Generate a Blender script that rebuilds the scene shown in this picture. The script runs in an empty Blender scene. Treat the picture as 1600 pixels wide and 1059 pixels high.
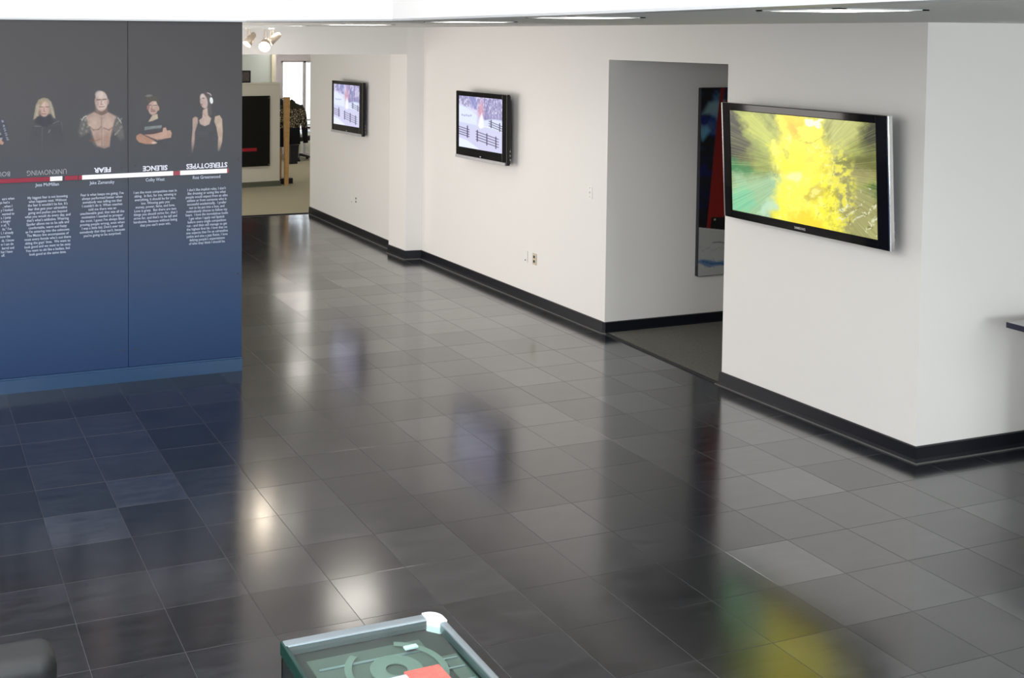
import bpy, bmesh, math, random
import numpy as np
from mathutils import Vector, Matrix, noise as mnoise

random.seed(7)
S = 0.4064                      # one floor tile (16 inches) in metres; positions below are written in tiles
SC = bpy.context.scene
COL = SC.collection

# ------------------------------------------------------------------ camera
CF, CPY, CYAW, CPITCH, CROLL = 1810.8433577, 138.4281799, 0.363245493, 0.04567638, 0.00618084
CPX = 523.8733298
CX, CY, CZ = -6.812551987, -12.759219647, 6.532688031
fw = Vector((math.sin(CYAW) * math.cos(CPITCH), math.cos(CYAW) * math.cos(CPITCH), -math.sin(CPITCH)))
rt = Vector((math.cos(CYAW), -math.sin(CYAW), 0))
up = rt.cross(fw)
r2 = math.cos(CROLL) * rt + math.sin(CROLL) * up
u2 = -math.sin(CROLL) * rt + math.cos(CROLL) * up
cam = bpy.data.cameras.new('camera'); co = bpy.data.objects.new('camera', cam); COL.objects.link(co)
cam.sensor_width = 36; cam.sensor_fit = 'HORIZONTAL'
cam.lens = CF / 1600 * 36
cam.shift_x = (800 - CPX) / 1600
cam.shift_y = -(529.5 - CPY) / 1600
cam.clip_start = 0.05; cam.clip_end = 200
m = Matrix((r2, u2, -fw)).transposed().to_4x4()
m.translation = Vector((CX, CY, CZ)) * S
co.matrix_world = m
SC.camera = co

# ------------------------------------------------------------------ world, light, exposure
w = bpy.data.worlds.new('World'); SC.world = w; w.use_nodes = True
bgn = w.node_tree.nodes['Background']
bgn.inputs[0].default_value = (0.86, 0.93, 1.0, 1); bgn.inputs[1].default_value = 3.0
SC.view_settings.view_transform = 'Standard'; SC.view_settings.look = 'None'
SC.view_settings.gamma = 1; SC.view_settings.use_curve_mapping = False
SC.view_settings.exposure = 0.06


def area(name, loc, target, sx, sy, power, color):
    l = bpy.data.lights.new(name, 'AREA'); l.shape = 'RECTANGLE'
    l.size = sx * S; l.size_y = sy * S; l.energy = power; l.color = color
    o = bpy.data.objects.new(name, l); COL.objects.link(o)
    o.location = Vector(loc) * S
    d = (Vector(target) - Vector(loc))
    o.rotation_euler = d.to_track_quat('-Z', 'Y').to_euler()
    return o


area('window_daylight', (-4, -24.5, 8.5), (2, 8, 4.5), 16, 9, 480, (0.86, 0.94, 1.0))
area('side_window_daylight', (-12.6, -6, 8.2), (2, 0, 3.6), 12, 7, 480, (1.0, 0.97, 0.93))
area('gallery_daylight', (9, -22, 3.6), (8, 2, 2.5), 9, 5, 230, (0.95, 1.0, 0.99))

area('west_room_fill', (-4.3, 13.5, 3.4), (6, 13.0, 3.0), 7, 4.5, 88, (1.0, 0.93, 0.88))  # unseen fill lamp added behind the mural to brighten the gallery wall
area('west_room_fill', (-4.3, 23.0, 3.4), (6, 22.5, 3.0), 6, 4.5, 60, (1.0, 0.96, 0.88))  # unseen fill lamp added past the beam to lift the far right wall
area('skylight', (-6, -7, 14.8), (-5, -6, 0), 12, 14, 120, (0.93, 0.97, 1.0))

# ------------------------------------------------------------------ helpers


def lin(c):
    return tuple((x / 255 / 12.92) if x / 255 <= 0.04045 else ((x / 255 + 0.055) / 1.055) ** 2.4 for x in c)


def proj(P):
    """tile coordinates (n,3) -> photo pixels"""
    P = np.asarray(P, float) - np.array([CX, CY, CZ])
    z = P @ np.array(fw)
    return CPX + CF * (P @ np.array(r2)) / z, CPY - CF * (P @ np.array(u2)) / z


def atY(x, y, Y):
    d = np.array(fw) * CF + np.array(r2) * (x - CPX) - np.array(u2) * (y - CPY)
    t = (Y - CY) / d[1]
    return np.array([CX, CY, CZ]) + t * d


def mat(name, color, rough=0.5, metal=0.0, spec=0.5, emit=None, estr=0, ior=1.5, coat=0, bump=None, noise=None, alpha=1, trans=0):
    m = bpy.data.materials.new(name); m.use_nodes = True
    nt = m.node_tree; b = nt.nodes['Principled BSDF']
    b.inputs['Base Color'].default_value = (*color, 1)
    b.inputs['Roughness'].default_value = rough
    b.inputs['Metallic'].default_value = metal
    b.inputs['IOR'].default_value = ior
    b.inputs['Specular IOR Level'].default_value = spec
    b.inputs['Coat Weight'].default_value = coat
    b.inputs['Transmission Weight'].default_value = trans
    if emit:
        b.inputs['Emission Color'].default_value = (*emit, 1); b.inputs['Emission Strength'].default_value = estr
    if noise or bump:
        g = nt.nodes.new('ShaderNodeNewGeometry')
        n = nt.nodes.new('ShaderNodeTexNoise'); nt.links.new(g.outputs['Position'], n.inputs['Vector'])
        n.inputs['Scale'].default_value = (noise or bump)[0]; n.inputs['Detail'].default_value = 4
        if noise:
            mx = nt.nodes.new('ShaderNodeMix'); mx.data_type = 'RGBA'
            k = noise[1]
            mx.inputs['A'].default_value = (*[c * (1 - k) for c in color], 1)
            mx.inputs['B'].default_value = (*[min(1, c * (1 + k)) for c in color], 1)
            nt.links.new(n.outputs['Fac'], mx.inputs['Factor'])
            nt.links.new(mx.outputs['Result'], b.inputs['Base Color'])
        if bump:
            n2 = nt.nodes.new('ShaderNodeTexNoise'); nt.links.new(g.outputs['Position'], n2.inputs['Vector'])
            n2.inputs['Scale'].default_value = bump[0]; n2.inputs['Detail'].default_value = 3
            bp = nt.nodes.new('ShaderNodeBump'); bp.inputs['Strength'].default_value = bump[1]
            bp.inputs['Distance'].default_value = 0.01
            nt.links.new(n2.outputs['Fac'], bp.inputs['Height']); nt.links.new(bp.outputs['Normal'], b.inputs['Normal'])
    return m


def attr_mat(name, rough=0.4, emission=0, spec=0.5):
    m = bpy.data.materials.new(name); m.use_nodes = True
    nt = m.node_tree; b = nt.nodes['Principled BSDF']
    a = nt.nodes.new('ShaderNodeAttribute'); a.attribute_name = 'Col'
    b.inputs['Roughness'].default_value = rough
    b.inputs['Specular IOR Level'].default_value = spec
    if emission:
        b.inputs['Base Color'].default_value = (0.01, 0.01, 0.01, 1)
        nt.links.new(a.outputs['Color'], b.inputs['Emission Color']); b.inputs['Emission Strength'].default_value = emission
    else:
        nt.links.new(a.outputs['Color'], b.inputs['Base Color'])
    return m


def link(name, bm, m, parent=None, smooth=False, scale=True):
    if scale:
        bmesh.ops.scale(bm, vec=(S, S, S), verts=bm.verts)
    me = bpy.data.meshes.new(name); bm.normal_update(); bm.to_mesh(me); bm.free()
    if smooth:
        for p in me.polygons: p.use_smooth = True
    me.materials.append(m)
    o = bpy.data.objects.new(name, me); COL.objects.link(o)
    if parent: o.parent = parent
    return o


def thing(name, label, cat, loc=(0, 0, 0), rz=0, group=None):
    o = bpy.data.objects.new(name, None); COL.objects.link(o)
    o.location = Vector(loc) * S; o.rotation_euler = (0, 0, rz); o.empty_display_size = 0.1
    o['label'] = label; o['category'] = cat
    if group: o['group'] = group
    return o


def tag(o, label, cat, group=None):
    o['label'] = label; o['category'] = cat
    if group: o['group'] = group
    return o


def struct(o):
    o['kind'] = 'structure'; return o


def box(bm, x0, x1, y0, y1, z0, z1, bev=0, seg=2):
    r = bmesh.ops.create_cube(bm, size=1)
    vs = r['verts']
    bmesh.ops.scale(bm, vec=(abs(x1 - x0), abs(y1 - y0), abs(z1 - z0)), verts=vs)
    bmesh.ops.translate(bm, vec=((x0 + x1) / 2, (y0 + y1) / 2, (z0 + z1) / 2), verts=vs)
    if bev:
        es = list({e for v in vs for e in v.link_edges})
        bmesh.ops.bevel(bm, geom=es, offset=bev, segments=seg, affect='EDGES', profile=0.5)


def B(*a, **k):
    bm = bmesh.new(); box(bm, *a, **k); return bm


def prism(bm, pts, z0, z1):
    lo = [bm.verts.new((x, y, z0)) for x, y in pts]; hi = [bm.verts.new((x, y, z1)) for x, y in pts]
    n = len(pts)
    bm.faces.new(lo[::-1]); bm.faces.new(hi)
    for i in range(n):
        bm.faces.new((lo[i], lo[(i + 1) % n], hi[(i + 1) % n], hi[i]))
    bmesh.ops.recalc_face_normals(bm, faces=bm.faces)


def tube(bm, pts, rad, seg=8, cap=True):
    pts = [Vector(p) for p in pts]
    rads = rad if isinstance(rad, (list, tuple)) else [rad] * len(pts)
    rings = []
    n = None
    for i, p in enumerate(pts):
        t = (pts[min(i + 1, len(pts) - 1)] - pts[max(i - 1, 0)]).normalized()
        if n is None:
            n = t.orthogonal().normalized()
        n = (n - t * n.dot(t)).normalized(); b = t.cross(n)
        rings.append([bm.verts.new(p + (n * math.cos(2 * math.pi * k / seg) + b * math.sin(2 * math.pi * k / seg)) * rads[i]) for k in range(seg)])
    for a, c in zip(rings, rings[1:]):
        for k in range(seg):
            bm.faces.new((a[k], a[(k + 1) % seg], c[(k + 1) % seg], c[k]))
    if cap:
        bm.faces.new(rings[0][::-1]); bm.faces.new(rings[-1])


def wall_strip(name, pts, z0, z1, thick, m, side):
    """a wall following a polyline, thickness laid to one side (side=+1 left of the walking direction)"""
    bm = bmesh.new()
    P = [Vector((x, y)) for x, y in pts]
    off = []
    for i, p in enumerate(P):
        ns = []
        if i > 0:
            d = (P[i] - P[i - 1]).normalized(); ns.append(Vector((-d.y, d.x)))
        if i < len(P) - 1:
            d = (P[i + 1] - P[i]).normalized(); ns.append(Vector((-d.y, d.x)))
        n = sum(ns, Vector((0, 0))).normalized()
        k = 1 / max(0.3, n.dot(ns[0]))
        off.append(p + n * thick * side * k)
    prism(bm, [tuple(p) for p in P] + [tuple(p) for p in off[::-1]], z0, z1)
    return struct(link(name, bm, m))


# ------------------------------------------------------------------ materials
M_wall = mat('wall_paint', (0.78, 0.77, 0.755), 0.6, spec=0.3, bump=(260, 0.05))
M_wall_in = mat('wall_paint_matt', (0.74, 0.73, 0.70), 0.7, spec=0.3)
M_ceil = mat('ceiling_texture', (0.80, 0.80, 0.78), 0.9, spec=0.2, noise=(90, 0.12), bump=(160, 0.9))
M_bulk = mat('bulkhead_paint', (0.90, 0.90, 0.91), 0.6, spec=0.3)
M_black = mat('rubber_black', (0.006, 0.007, 0.012), 0.38, spec=0.3)
M_toe = mat('cove_toe', (0.10, 0.10, 0.10), 0.45)
M_blue = mat('blue_base', (0.010, 0.045, 0.115), 0.3)
M_carpet = mat('carpet_olive', (0.42, 0.385, 0.275), 0.95, spec=0.1, noise=(170, 0.25), bump=(300, 0.5))
M_carpet2 = mat('carpet_grey', (0.165, 0.165, 0.145), 0.95, spec=0.1, noise=(150, 0.65), bump=(300, 0.5))
M_grout = mat('grout', (0.075, 0.075, 0.078), 0.3)
M_tvblack = mat('gloss_black', (0.004, 0.004, 0.005), 0.06, spec=0.3)
M_tvmatt = mat('matt_black', (0.015, 0.015, 0.02), 0.45)
M_silver = mat('silver_plastic', (0.55, 0.55, 0.57), 0.3, metal=0.6)
M_strips = mat('satin_silver', (0.42, 0.42, 0.44), 0.4)
M_chrome = mat('chrome', (0.8, 0.8, 0.82), 0.12, metal=1)
M_trim = mat('grey_trim', (0.48, 0.50, 0.53), 0.4)
M_white = mat('white_plastic', (0.80, 0.80, 0.78), 0.35)
M_beige = mat('beige_plastic', (0.62, 0.56, 0.42), 0.35)
M_slot = mat('dark_slot', (0.03, 0.03, 0.03), 0.5)
M_wood = mat('oak', (0.50, 0.30, 0.12), 0.45, noise=(14, 0.3))
M_wood2 = mat('oak_board', (0.42, 0.25, 0.10), 0.5, noise=(10, 0.3))
M_lamp = mat('lamp_lens', (0.9, 0.9, 0.85), 0.3, emit=(1.0, 0.94, 0.85), estr=9)
M_lamp_far = mat('lamp_lens_far', (0.9, 0.9, 0.85), 0.3, emit=(1.0, 0.95, 0.88), estr=8)
M_spot = mat('spot_lens', (0.9, 0.9, 0.85), 0.3, emit=(1.0, 0.80, 0.60), estr=7)


def tile_mat(name, use_attr):
    m = bpy.data.materials.new(name); m.use_nodes = True
    nt = m.node_tree; b = nt.nodes['Principled BSDF']; N = nt.nodes.new; L = nt.links.new
    g = N('ShaderNodeNewGeometry')
    tone = N('ShaderNodeAttribute'); tone.attribute_name = 'Col'
    oi = N('ShaderNodeObjectInfo')
    mp = N('ShaderNodeMapping'); mp.inputs['Scale'].default_value = (1.0, 3.4, 1)
    add = N('ShaderNodeVectorMath'); add.operation = 'ADD'
    L(g.outputs['Position'], add.inputs[0])
    if not use_attr:
        sc = N('ShaderNodeVectorMath'); sc.operation = 'SCALE'; sc.inputs['Scale'].default_value = 37
        cmb = N('ShaderNodeCombineXYZ'); L(oi.outputs['Random'], cmb.inputs[0]); L(oi.outputs['Random'], cmb.inputs[1])
        L(cmb.outputs[0], sc.inputs[0]); L(sc.outputs[0], add.inputs[1])
    L(add.outputs[0], mp.inputs['Vector'])
    n1 = N('ShaderNodeTexNoise'); n1.inputs['Scale'].default_value = 4.5; n1.inputs['Detail'].default_value = 6; n1.inputs['Roughness'].default_value = 0.62
    n1.inputs['Distortion'].default_value = 0.6
    L(mp.outputs[0], n1.inputs['Vector'])
    rp = N('ShaderNodeValToRGB')
    rp.color_ramp.elements[0].position = 0.30; rp.color_ramp.elements[0].color = (0.0050, 0.0060, 0.0088, 1)
    rp.color_ramp.elements[1].position = 0.74; rp.color_ramp.elements[1].color = (0.0220, 0.0230, 0.0290, 1)
    L(n1.outputs['Fac'], rp.inputs[0])
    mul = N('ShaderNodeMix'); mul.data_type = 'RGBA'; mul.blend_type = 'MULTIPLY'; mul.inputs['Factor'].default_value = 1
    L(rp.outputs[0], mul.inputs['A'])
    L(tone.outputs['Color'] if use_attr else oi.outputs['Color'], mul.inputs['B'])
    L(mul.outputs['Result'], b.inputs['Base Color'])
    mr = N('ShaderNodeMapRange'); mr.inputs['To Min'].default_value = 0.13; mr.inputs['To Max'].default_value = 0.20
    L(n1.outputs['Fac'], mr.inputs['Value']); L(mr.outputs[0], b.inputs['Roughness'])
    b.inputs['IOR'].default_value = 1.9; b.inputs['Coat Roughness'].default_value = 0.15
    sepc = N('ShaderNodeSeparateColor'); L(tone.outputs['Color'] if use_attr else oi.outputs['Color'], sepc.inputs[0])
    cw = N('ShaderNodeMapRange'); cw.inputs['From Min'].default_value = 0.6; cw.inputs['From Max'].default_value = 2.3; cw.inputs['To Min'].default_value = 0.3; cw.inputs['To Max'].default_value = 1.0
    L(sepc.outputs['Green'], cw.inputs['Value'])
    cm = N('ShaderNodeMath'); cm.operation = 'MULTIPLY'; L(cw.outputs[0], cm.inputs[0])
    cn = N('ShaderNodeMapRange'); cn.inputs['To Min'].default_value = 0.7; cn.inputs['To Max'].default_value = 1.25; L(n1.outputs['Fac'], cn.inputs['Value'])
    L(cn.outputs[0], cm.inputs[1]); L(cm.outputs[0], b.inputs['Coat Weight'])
    b.inputs['Coat IOR'].default_value = 1.6
    n2 = N('ShaderNodeTexNoise'); n2.inputs['Scale'].default_value = 14; n2.inputs['Detail'].default_value = 5
    L(mp.outputs[0], n2.inputs['Vector'])
    bp = N('ShaderNodeBump'); bp.inputs['Strength'].default_value = 0.035; bp.inputs['Distance'].default_value = 0.003
    L(n2.outputs['Fac'], bp.inputs['Height']); L(bp.outputs['Normal'], b.inputs['Normal'])
    return m


M_tile = tile_mat('slate_tile', False)
M_tile_far = tile_mat('slate_tile_far', True)

# ------------------------------------------------------------------ floor: slab, 300 single tiles, the far rest as one part
CEIL = 6.79
floor = struct(link('floor', B(-14, 20, -26, 62, -0.4, -0.0022), M_grout))
cells = []
for j in range(-14, 17):
    for i in range(-27, 12):
        x0, y1 = j, -i          # cell spans x j..j+1, y -i-1..-i
        y0 = y1 - 1
        if y0 > 27.2 or y0 < -24: continue
        if x0 >= 8 and y0 > 0.2: continue
        if y0 >= 9 and x0 < -2.4 or y0 > 8.8 and x0 < -6: continue
        px, py = proj([(x0 + .5, y0 + .5, 0), (x0, y0, 0), (x0 + 1, y0, 0), (x0 + 1, y1, 0), (x0, y1, 0)])
        ahead = y0 > -10
        vis = ahead and -60 < px[0] < 1660 and 40 < py[0] < 1110
        if y0 > 8.6 and px[0] < 372: vis = False
        a = 0
        if vis:
            xs, ys = px[1:], py[1:]
            a = abs(sum(xs[k] * ys[(k + 1) % 4] - xs[(k + 1) % 4] * ys[k] for k in range(4))) / 2
        cells.append((a, i, j, vis))
cells.sort(reverse=True)
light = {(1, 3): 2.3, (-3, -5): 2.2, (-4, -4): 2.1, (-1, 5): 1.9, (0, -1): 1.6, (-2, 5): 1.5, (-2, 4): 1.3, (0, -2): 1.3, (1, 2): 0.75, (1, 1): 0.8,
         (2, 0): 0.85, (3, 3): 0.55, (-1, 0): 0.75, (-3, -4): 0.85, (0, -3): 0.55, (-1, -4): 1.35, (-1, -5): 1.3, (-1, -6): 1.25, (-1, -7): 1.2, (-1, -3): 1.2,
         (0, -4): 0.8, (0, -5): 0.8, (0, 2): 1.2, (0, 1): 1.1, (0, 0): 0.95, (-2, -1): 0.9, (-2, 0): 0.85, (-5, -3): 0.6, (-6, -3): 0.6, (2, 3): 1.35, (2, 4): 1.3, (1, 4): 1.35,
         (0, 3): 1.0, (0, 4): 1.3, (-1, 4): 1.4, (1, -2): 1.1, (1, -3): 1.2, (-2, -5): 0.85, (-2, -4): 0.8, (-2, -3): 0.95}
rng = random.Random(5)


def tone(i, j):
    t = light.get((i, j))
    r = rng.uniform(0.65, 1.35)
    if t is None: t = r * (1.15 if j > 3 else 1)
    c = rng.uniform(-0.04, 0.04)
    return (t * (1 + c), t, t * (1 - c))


bmt = bmesh.new()
g = 0.0022
pts = [(g, g), (1 - g, g), (1 - g, 1 - g), (g, 1 - g)]
lo = [bmt.verts.new((x, y, -0.012)) for x, y in pts]
md = [bmt.verts.new((x, y, -0.0012)) for x, y in pts]
c = 0.002
hi = [bmt.verts.new((x, y, 0)) for x, y in [(g + c, g + c), (1 - g - c, g + c), (1 - g - c, 1 - g - c), (g + c, 1 - g - c)]]
bmt.faces.new(hi)
for k in range(4):
    bmt.faces.new((lo[k], lo[(k + 1) % 4], md[(k + 1) % 4], md[k])); bmt.faces.new((md[k], md[(k + 1) % 4], hi[(k + 1) % 4], hi[k]))
bmesh.ops.scale(bmt, vec=(S, S, S), verts=bmt.verts)
tme = bpy.data.meshes.new('tile'); bmt.normal_update(); bmt.to_mesh(tme); bmt.free(); tme.materials.append(M_tile)
far = []
n_single = 0
for a, i, j, vis in cells:
    t = tone(i, j)
    if vis and n_single < 299:
        n_single += 1
        o = bpy.data.objects.new('tile', tme); COL.objects.link(o); o.parent = floor
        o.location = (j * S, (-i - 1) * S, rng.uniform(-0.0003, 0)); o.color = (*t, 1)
    else:
        far.append((i, j, t))
V = []; F = []; Cc = []
for i, j, t in far:
    b0 = len(V); x, y = j, -i - 1
    for (px_, py_) in pts: V.append(((x + px_) * S, (y + py_) * S, -0.012))
    for (px_, py_) in pts: V.append(((x + px_) * S, (y + py_) * S, 0))
    F.append((b0 + 4, b0 + 5, b0 + 6, b0 + 7))
    for k in range(4): F.append((b0 + k, b0 + (k + 1) % 4, b0 + 4 + (k + 1) % 4, b0 + 4 + k))
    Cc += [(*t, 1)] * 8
me = bpy.data.meshes.new('far_tiles'); me.from_pydata(V, [], F); me.materials.append(M_tile_far)
ca = me.color_attributes.new('Col', 'FLOAT_COLOR', 'POINT'); ca.data.foreach_set('color', np.array(Cc, dtype=np.float32).ravel())
o = bpy.data.objects.new('far_tiles', me); COL.objects.link(o); o.parent = floor; o['kind'] = 'stuff'

# carpets
WR = [(7.40, 27.2), (7.34, 19.2)]
bm = bmesh.new(); box(bm, -8, 20, 27.22, 60, -0.03, 0.02)
struct(link('floor_carpet', bm, M_carpet))
bm = bmesh.new(); prism(bm, [(7.70, 4.82), (7.80, 8.84), (18, 8.84), (18, 0.9), (8.2, 0.9), (8.0, 4.82)], -0.03, 0.025)
struct(link('floor_carpet', bm, M_carpet2))
bm = bmesh.new(); prism(bm, [(7.66, 4.80), (7.76, 8.84), (7.80, 8.84), (7.70, 4.80)], 0, 0.03)
struct(link('trim_1', bm, M_black))
struct(link('trim_2', B(-0.5, 7.40, 27.17, 27.24, 0, 0.03), M_black))

# ------------------------------------------------------------------ walls
# far right wall with the far screen
wall_strip('wall_right', [(7.40, 27.2), (7.34, 19.0)], 0, CEIL, 0.4, M_wall, 1)
# column and gallery wall up to the alcove
bm = bmesh.new(); prism(bm, [(7.12, 18.03), (7.07, 19.15), (7.7, 19.15), (7.7, 17.97), (7.63, 17.97)], 0, CEIL)
struct(link('wall_column', bm, M_wall))
bm = bmesh.new(); prism(bm, [(7.62, 17.97), (7.78, 8.802), (8.2, 8.802), (8.2, 17.97)], 0, CEIL)
struct(link('wall_right', bm, M_wall))
# alcove back wall (carries the painting)
struct(link('wall_alcove', B(7.785, 18, 8.80, 9.2, 0, CEIL), M_wall))
struct(link('wall_alcove', B(17.6, 18, 0.6, 8.9, 0, CEIL), M_wall_in))
# header over the alcove opening
bm = bmesh.new(); prism(bm, [(7.74, 4.80), (7.78, 8.84), (8.2, 8.84), (8.16, 4.80)], 6.045, CEIL)
struct(link('wall_header', bm, M_wall))
# near block: wall with the large screen, corner, wall facing the camera
bm = bmesh.new(); prism(bm, [(7.70, 4.82), (7.87, 0.53), (18, 0.42), (18, 0.85), (8.3, 0.95), (8.14, 4.82)], 0, CEIL)
struct(link('wall_near', bm, M_wall))
# beam across the gallery
bm = bmesh.new(); prism(bm, [(-6, 18.05), (7.13, 18.03), (7.08, 19.1), (-6, 19.1)], 6.0, CEIL)
struct(link('wall_beam', bm, M_wall))
# left: panel wall, atrium walls above the gallery ceiling
struct(link('wall_left', B(-13.5, -0.62, 8.95, 9.5, 0, CEIL), M_wall))
TOP = 15
edge = [(-13.5, 8.86), (-0.50, 8.70), (0.93, 4.95), (0.31, -1.57), (-0.28, -5.3), (-0.54, -6.82), (-1.0, -12), (-1.4, -25)]
wall_strip('wall_atrium', edge, CEIL + 0.025, TOP, 0.4, M_bulk, 1)
wall_strip('trim_3', [(x - 0.0, y) for x, y in edge], CEIL - 0.005, CEIL + 0.025, 0.4, M_trim, 1)
# gallery ceiling (slab with the atrium cut out)
bm = bmesh.new(); prism(bm, [(x + 0.05, y + 0.05) for x, y in edge] + [(20, -25), (20, 62), (-13.5, 62)], CEIL, CEIL + 0.05)
struct(link('ceiling', bm, M_ceil))
struct(link('ceiling', B(-14, 1, -26, 10, TOP, TOP + 0.4), M_bulk))
struct(link('wall_west', B(-14, -13.5, -26, 62, 0, TOP), M_wall_in))
struct(link('wall_south', B(-14, 20, -26, -25.5, 0, TOP), M_wall_in))
struct(link('wall_east', B(19.5, 20, -26, 62, 0, CEIL), M_wall_in))
struct(link('wall_gallery', B(-5.0, -4.6, 9.5, 40, 0, CEIL), M_wall_in))

# ------------------------------------------------------------------ baseboards (coved rubber, with a lighter toe)


def baseboard(name, pts, side, m=M_black, h=0.25, toe=True):
    bm = bmesh.new()
    P = [Vector((x, y)) for x, y in pts]
    prof = [(0.0, h), (0.035, h - 0.01), (0.04, 0.06), (0.065, 0.015), (0.075, 0.0), (0.0, 0.0)]
    rings = []
    for i, p in enumerate(P):
        ns = []
        if i > 0:
            d = (P[i] - P[i - 1]).normalized(); ns.append(Vector((-d.y, d.x)))
        if i < len(P) - 1:
            d = (P[i + 1] - P[i]).normalized(); ns.append(Vector((-d.y, d.x)))
        n = sum(ns, Vector((0, 0))).normalized(); k = side / max(0.3, n.dot(ns[0]))
        rings.append([bm.verts.new((p.x + n.x * k * (a), p.y + n.y * k * (a), b)) for a, b in prof])
    for r1, r2_ in zip(rings, rings[1:]):
        for q in range(len(prof)):
            bm.faces.new((r1[q], r1[(q + 1) % len(prof)], r2_[(q + 1) % len(prof)], r2_[q]))
    bm.faces.new(rings[0]); bm.faces.new(rings[-1][::-1])
    bmesh.ops.recalc_face_normals(bm, faces=bm.faces)
    o = struct(link(name, bm, m))
    if toe:
        bm = bmesh.new()
        tp = []
        for i, p in enumerate(P):
            ns = []
            if i > 0:
                d = (P[i] - P[i - 1]).normalized(); ns.append(Vector((-d.y, d.x)))
            if i < len(P) - 1:
                d = (P[i + 1] - P[i]).normalized(); ns.append(Vector((-d.y, d.x)))
            n = sum(ns, Vector((0, 0))).normalized(); k = side / max(0.3, n.dot(ns[0]))
            tp.append((p.x + n.x * k * 0.082, p.y + n.y * k * 0.082, 0.008))
        tube(bm, tp, 0.014, 6)
        c_ = link('cove_toe', bm, M_toe, o)
    return o


baseboard('baseboard_far', [(7.40, 27.2), (7.35, 19.2)], -1)
baseboard('baseboard_column', [(7.07, 19.14), (7.12, 18.03), (7.63, 17.97), (7.78, 8.84), (7.80, 8.80), (17.5, 8.80)], -1)
baseboard('baseboard_right', [(8.1, 4.84), (7.70, 4.82), (7.87, 0.53), (17.5, 0.42)], -1)

# ------------------------------------------------------------------ beyond: window wall, bright wall, rail
M_far = mat('pale_wall', (0.80, 0.86, 0.84), 0.6)
M_strip = mat('lit_edge', (0.92, 0.86, 0.66), 0.6)  # warm light on the wall edge is put into this cream colour
struct(link('wall_office', B(-5, 11.24, 44, 44.3, 0, CEIL), M_far))
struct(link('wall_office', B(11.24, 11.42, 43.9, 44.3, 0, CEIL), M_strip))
M_greyw = mat('backlit_grey', (0.72, 0.67, 0.70), 0.6)  # purplish grey carries the shade of the backlit window wall
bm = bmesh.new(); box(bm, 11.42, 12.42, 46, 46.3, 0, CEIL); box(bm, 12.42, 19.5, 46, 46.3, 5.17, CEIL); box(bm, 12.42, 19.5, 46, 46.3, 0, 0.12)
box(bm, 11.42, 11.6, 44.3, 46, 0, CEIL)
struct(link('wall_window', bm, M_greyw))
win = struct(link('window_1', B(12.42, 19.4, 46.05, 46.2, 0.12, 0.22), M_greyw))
for x in (12.42, 13.72, 15.5, 17.3, 19.28):
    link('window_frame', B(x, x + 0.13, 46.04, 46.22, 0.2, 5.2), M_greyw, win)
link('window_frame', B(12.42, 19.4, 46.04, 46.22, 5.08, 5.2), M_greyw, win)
M_glass = mat('window_glass', (1, 1, 1), 0.0, trans=1, ior=1.02, spec=0.1)
for x0, x1 in ((12.55, 13.72), (13.85, 15.5), (15.63, 17.3), (17.43, 19.28)):
    link('window_pane', B(x0, x1, 46.11, 46.13, 0.22, 5.08), M_glass, win)
rl = thing('balcony_railing', 'grey horizontal bar railing outside the tall bright office window', 'railing', (12.4, 47.2, 0))
for z in (1.9, 1.62, 1.40):
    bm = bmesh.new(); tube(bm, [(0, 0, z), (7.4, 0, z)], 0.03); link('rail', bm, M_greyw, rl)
for x in (0.2, 2.4, 4.6, 7.0):
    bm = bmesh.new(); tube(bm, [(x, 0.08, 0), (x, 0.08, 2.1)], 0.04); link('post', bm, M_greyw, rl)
struct(link('floor_balcony', B(11, 20, 46.3, 52, -0.2, 0.0), mat('pale_concrete', (0.7, 0.7, 0.7), 0.8)))

# half-height partition with the black board
hp = [(-4.5, 33.28), (8.72, 34.82), (8.72, 35.3), (-4.5, 33.75)]
bm = bmesh.new(); prism(bm, hp, 0, 4.45)
M_part = mat('partition_paint', (0.66, 0.63, 0.54), 0.6)
struct(link('wall_partition', bm, M_part))
bm = bmesh.new(); prism(bm, [(-4.5, 33.24), (8.76, 34.78), (8.76, 35.34), (-4.5, 33.79)], 4.45, 4.50)
struct(link('trim_4', bm, mat('cream_cap', (0.78, 0.76, 0.66), 0.5)))
baseboard('baseboard_partition', [(8.72, 35.3), (8.72, 34.82), (-4.5, 33.28)], 1, m=mat('olive_base', (0.10, 0.105, 0.075), 0.4), toe=False)
ang = math.atan2(1.54, 13.22)
brd = thing('display_board', 'large black display board with a red stripe on the low partition', 'board', (8.22, 34.74, 0.92), ang)
link('board_face', B(-4.6, 0, -0.07, -0.01, 0.0, 3.02, bev=0.01, seg=1), mat('board_black', (0.008, 0.008, 0.006), 0.5, spec=0.2), brd)
link('stripe', B(-4.55, -0.62, -0.085, -0.07, 0.66, 0.80), mat('stripe_red', (0.32, 0.012, 0.02), 0.45), brd)
for x, z in ((-0.07, 0.07), (-0.07, 2.93), (-4.5, 0.07), (-4.5, 2.93)):
    bm = bmesh.new(); tube(bm, [(x, -0.07, z), (x, -0.11, z)], 0.03, 8); link('standoff', bm, M_chrome, brd)
pf = thing('picture_frame', 'small dark framed picture standing on top of the low partition', 'picture', (7.12, 34.88, 4.50), ang)
link('frame', B(-0.45, 0.30, -0.04, 0.04, 0, 0.52, bev=0.015, seg=1), M_tvmatt, pf)
link('print', B(-0.38, 0.22, -0.05, -0.035, 0.07, 0.45), mat('sepia_print', (0.11, 0.09, 0.08), 0.4, noise=(30, 0.8)), pf)

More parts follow.
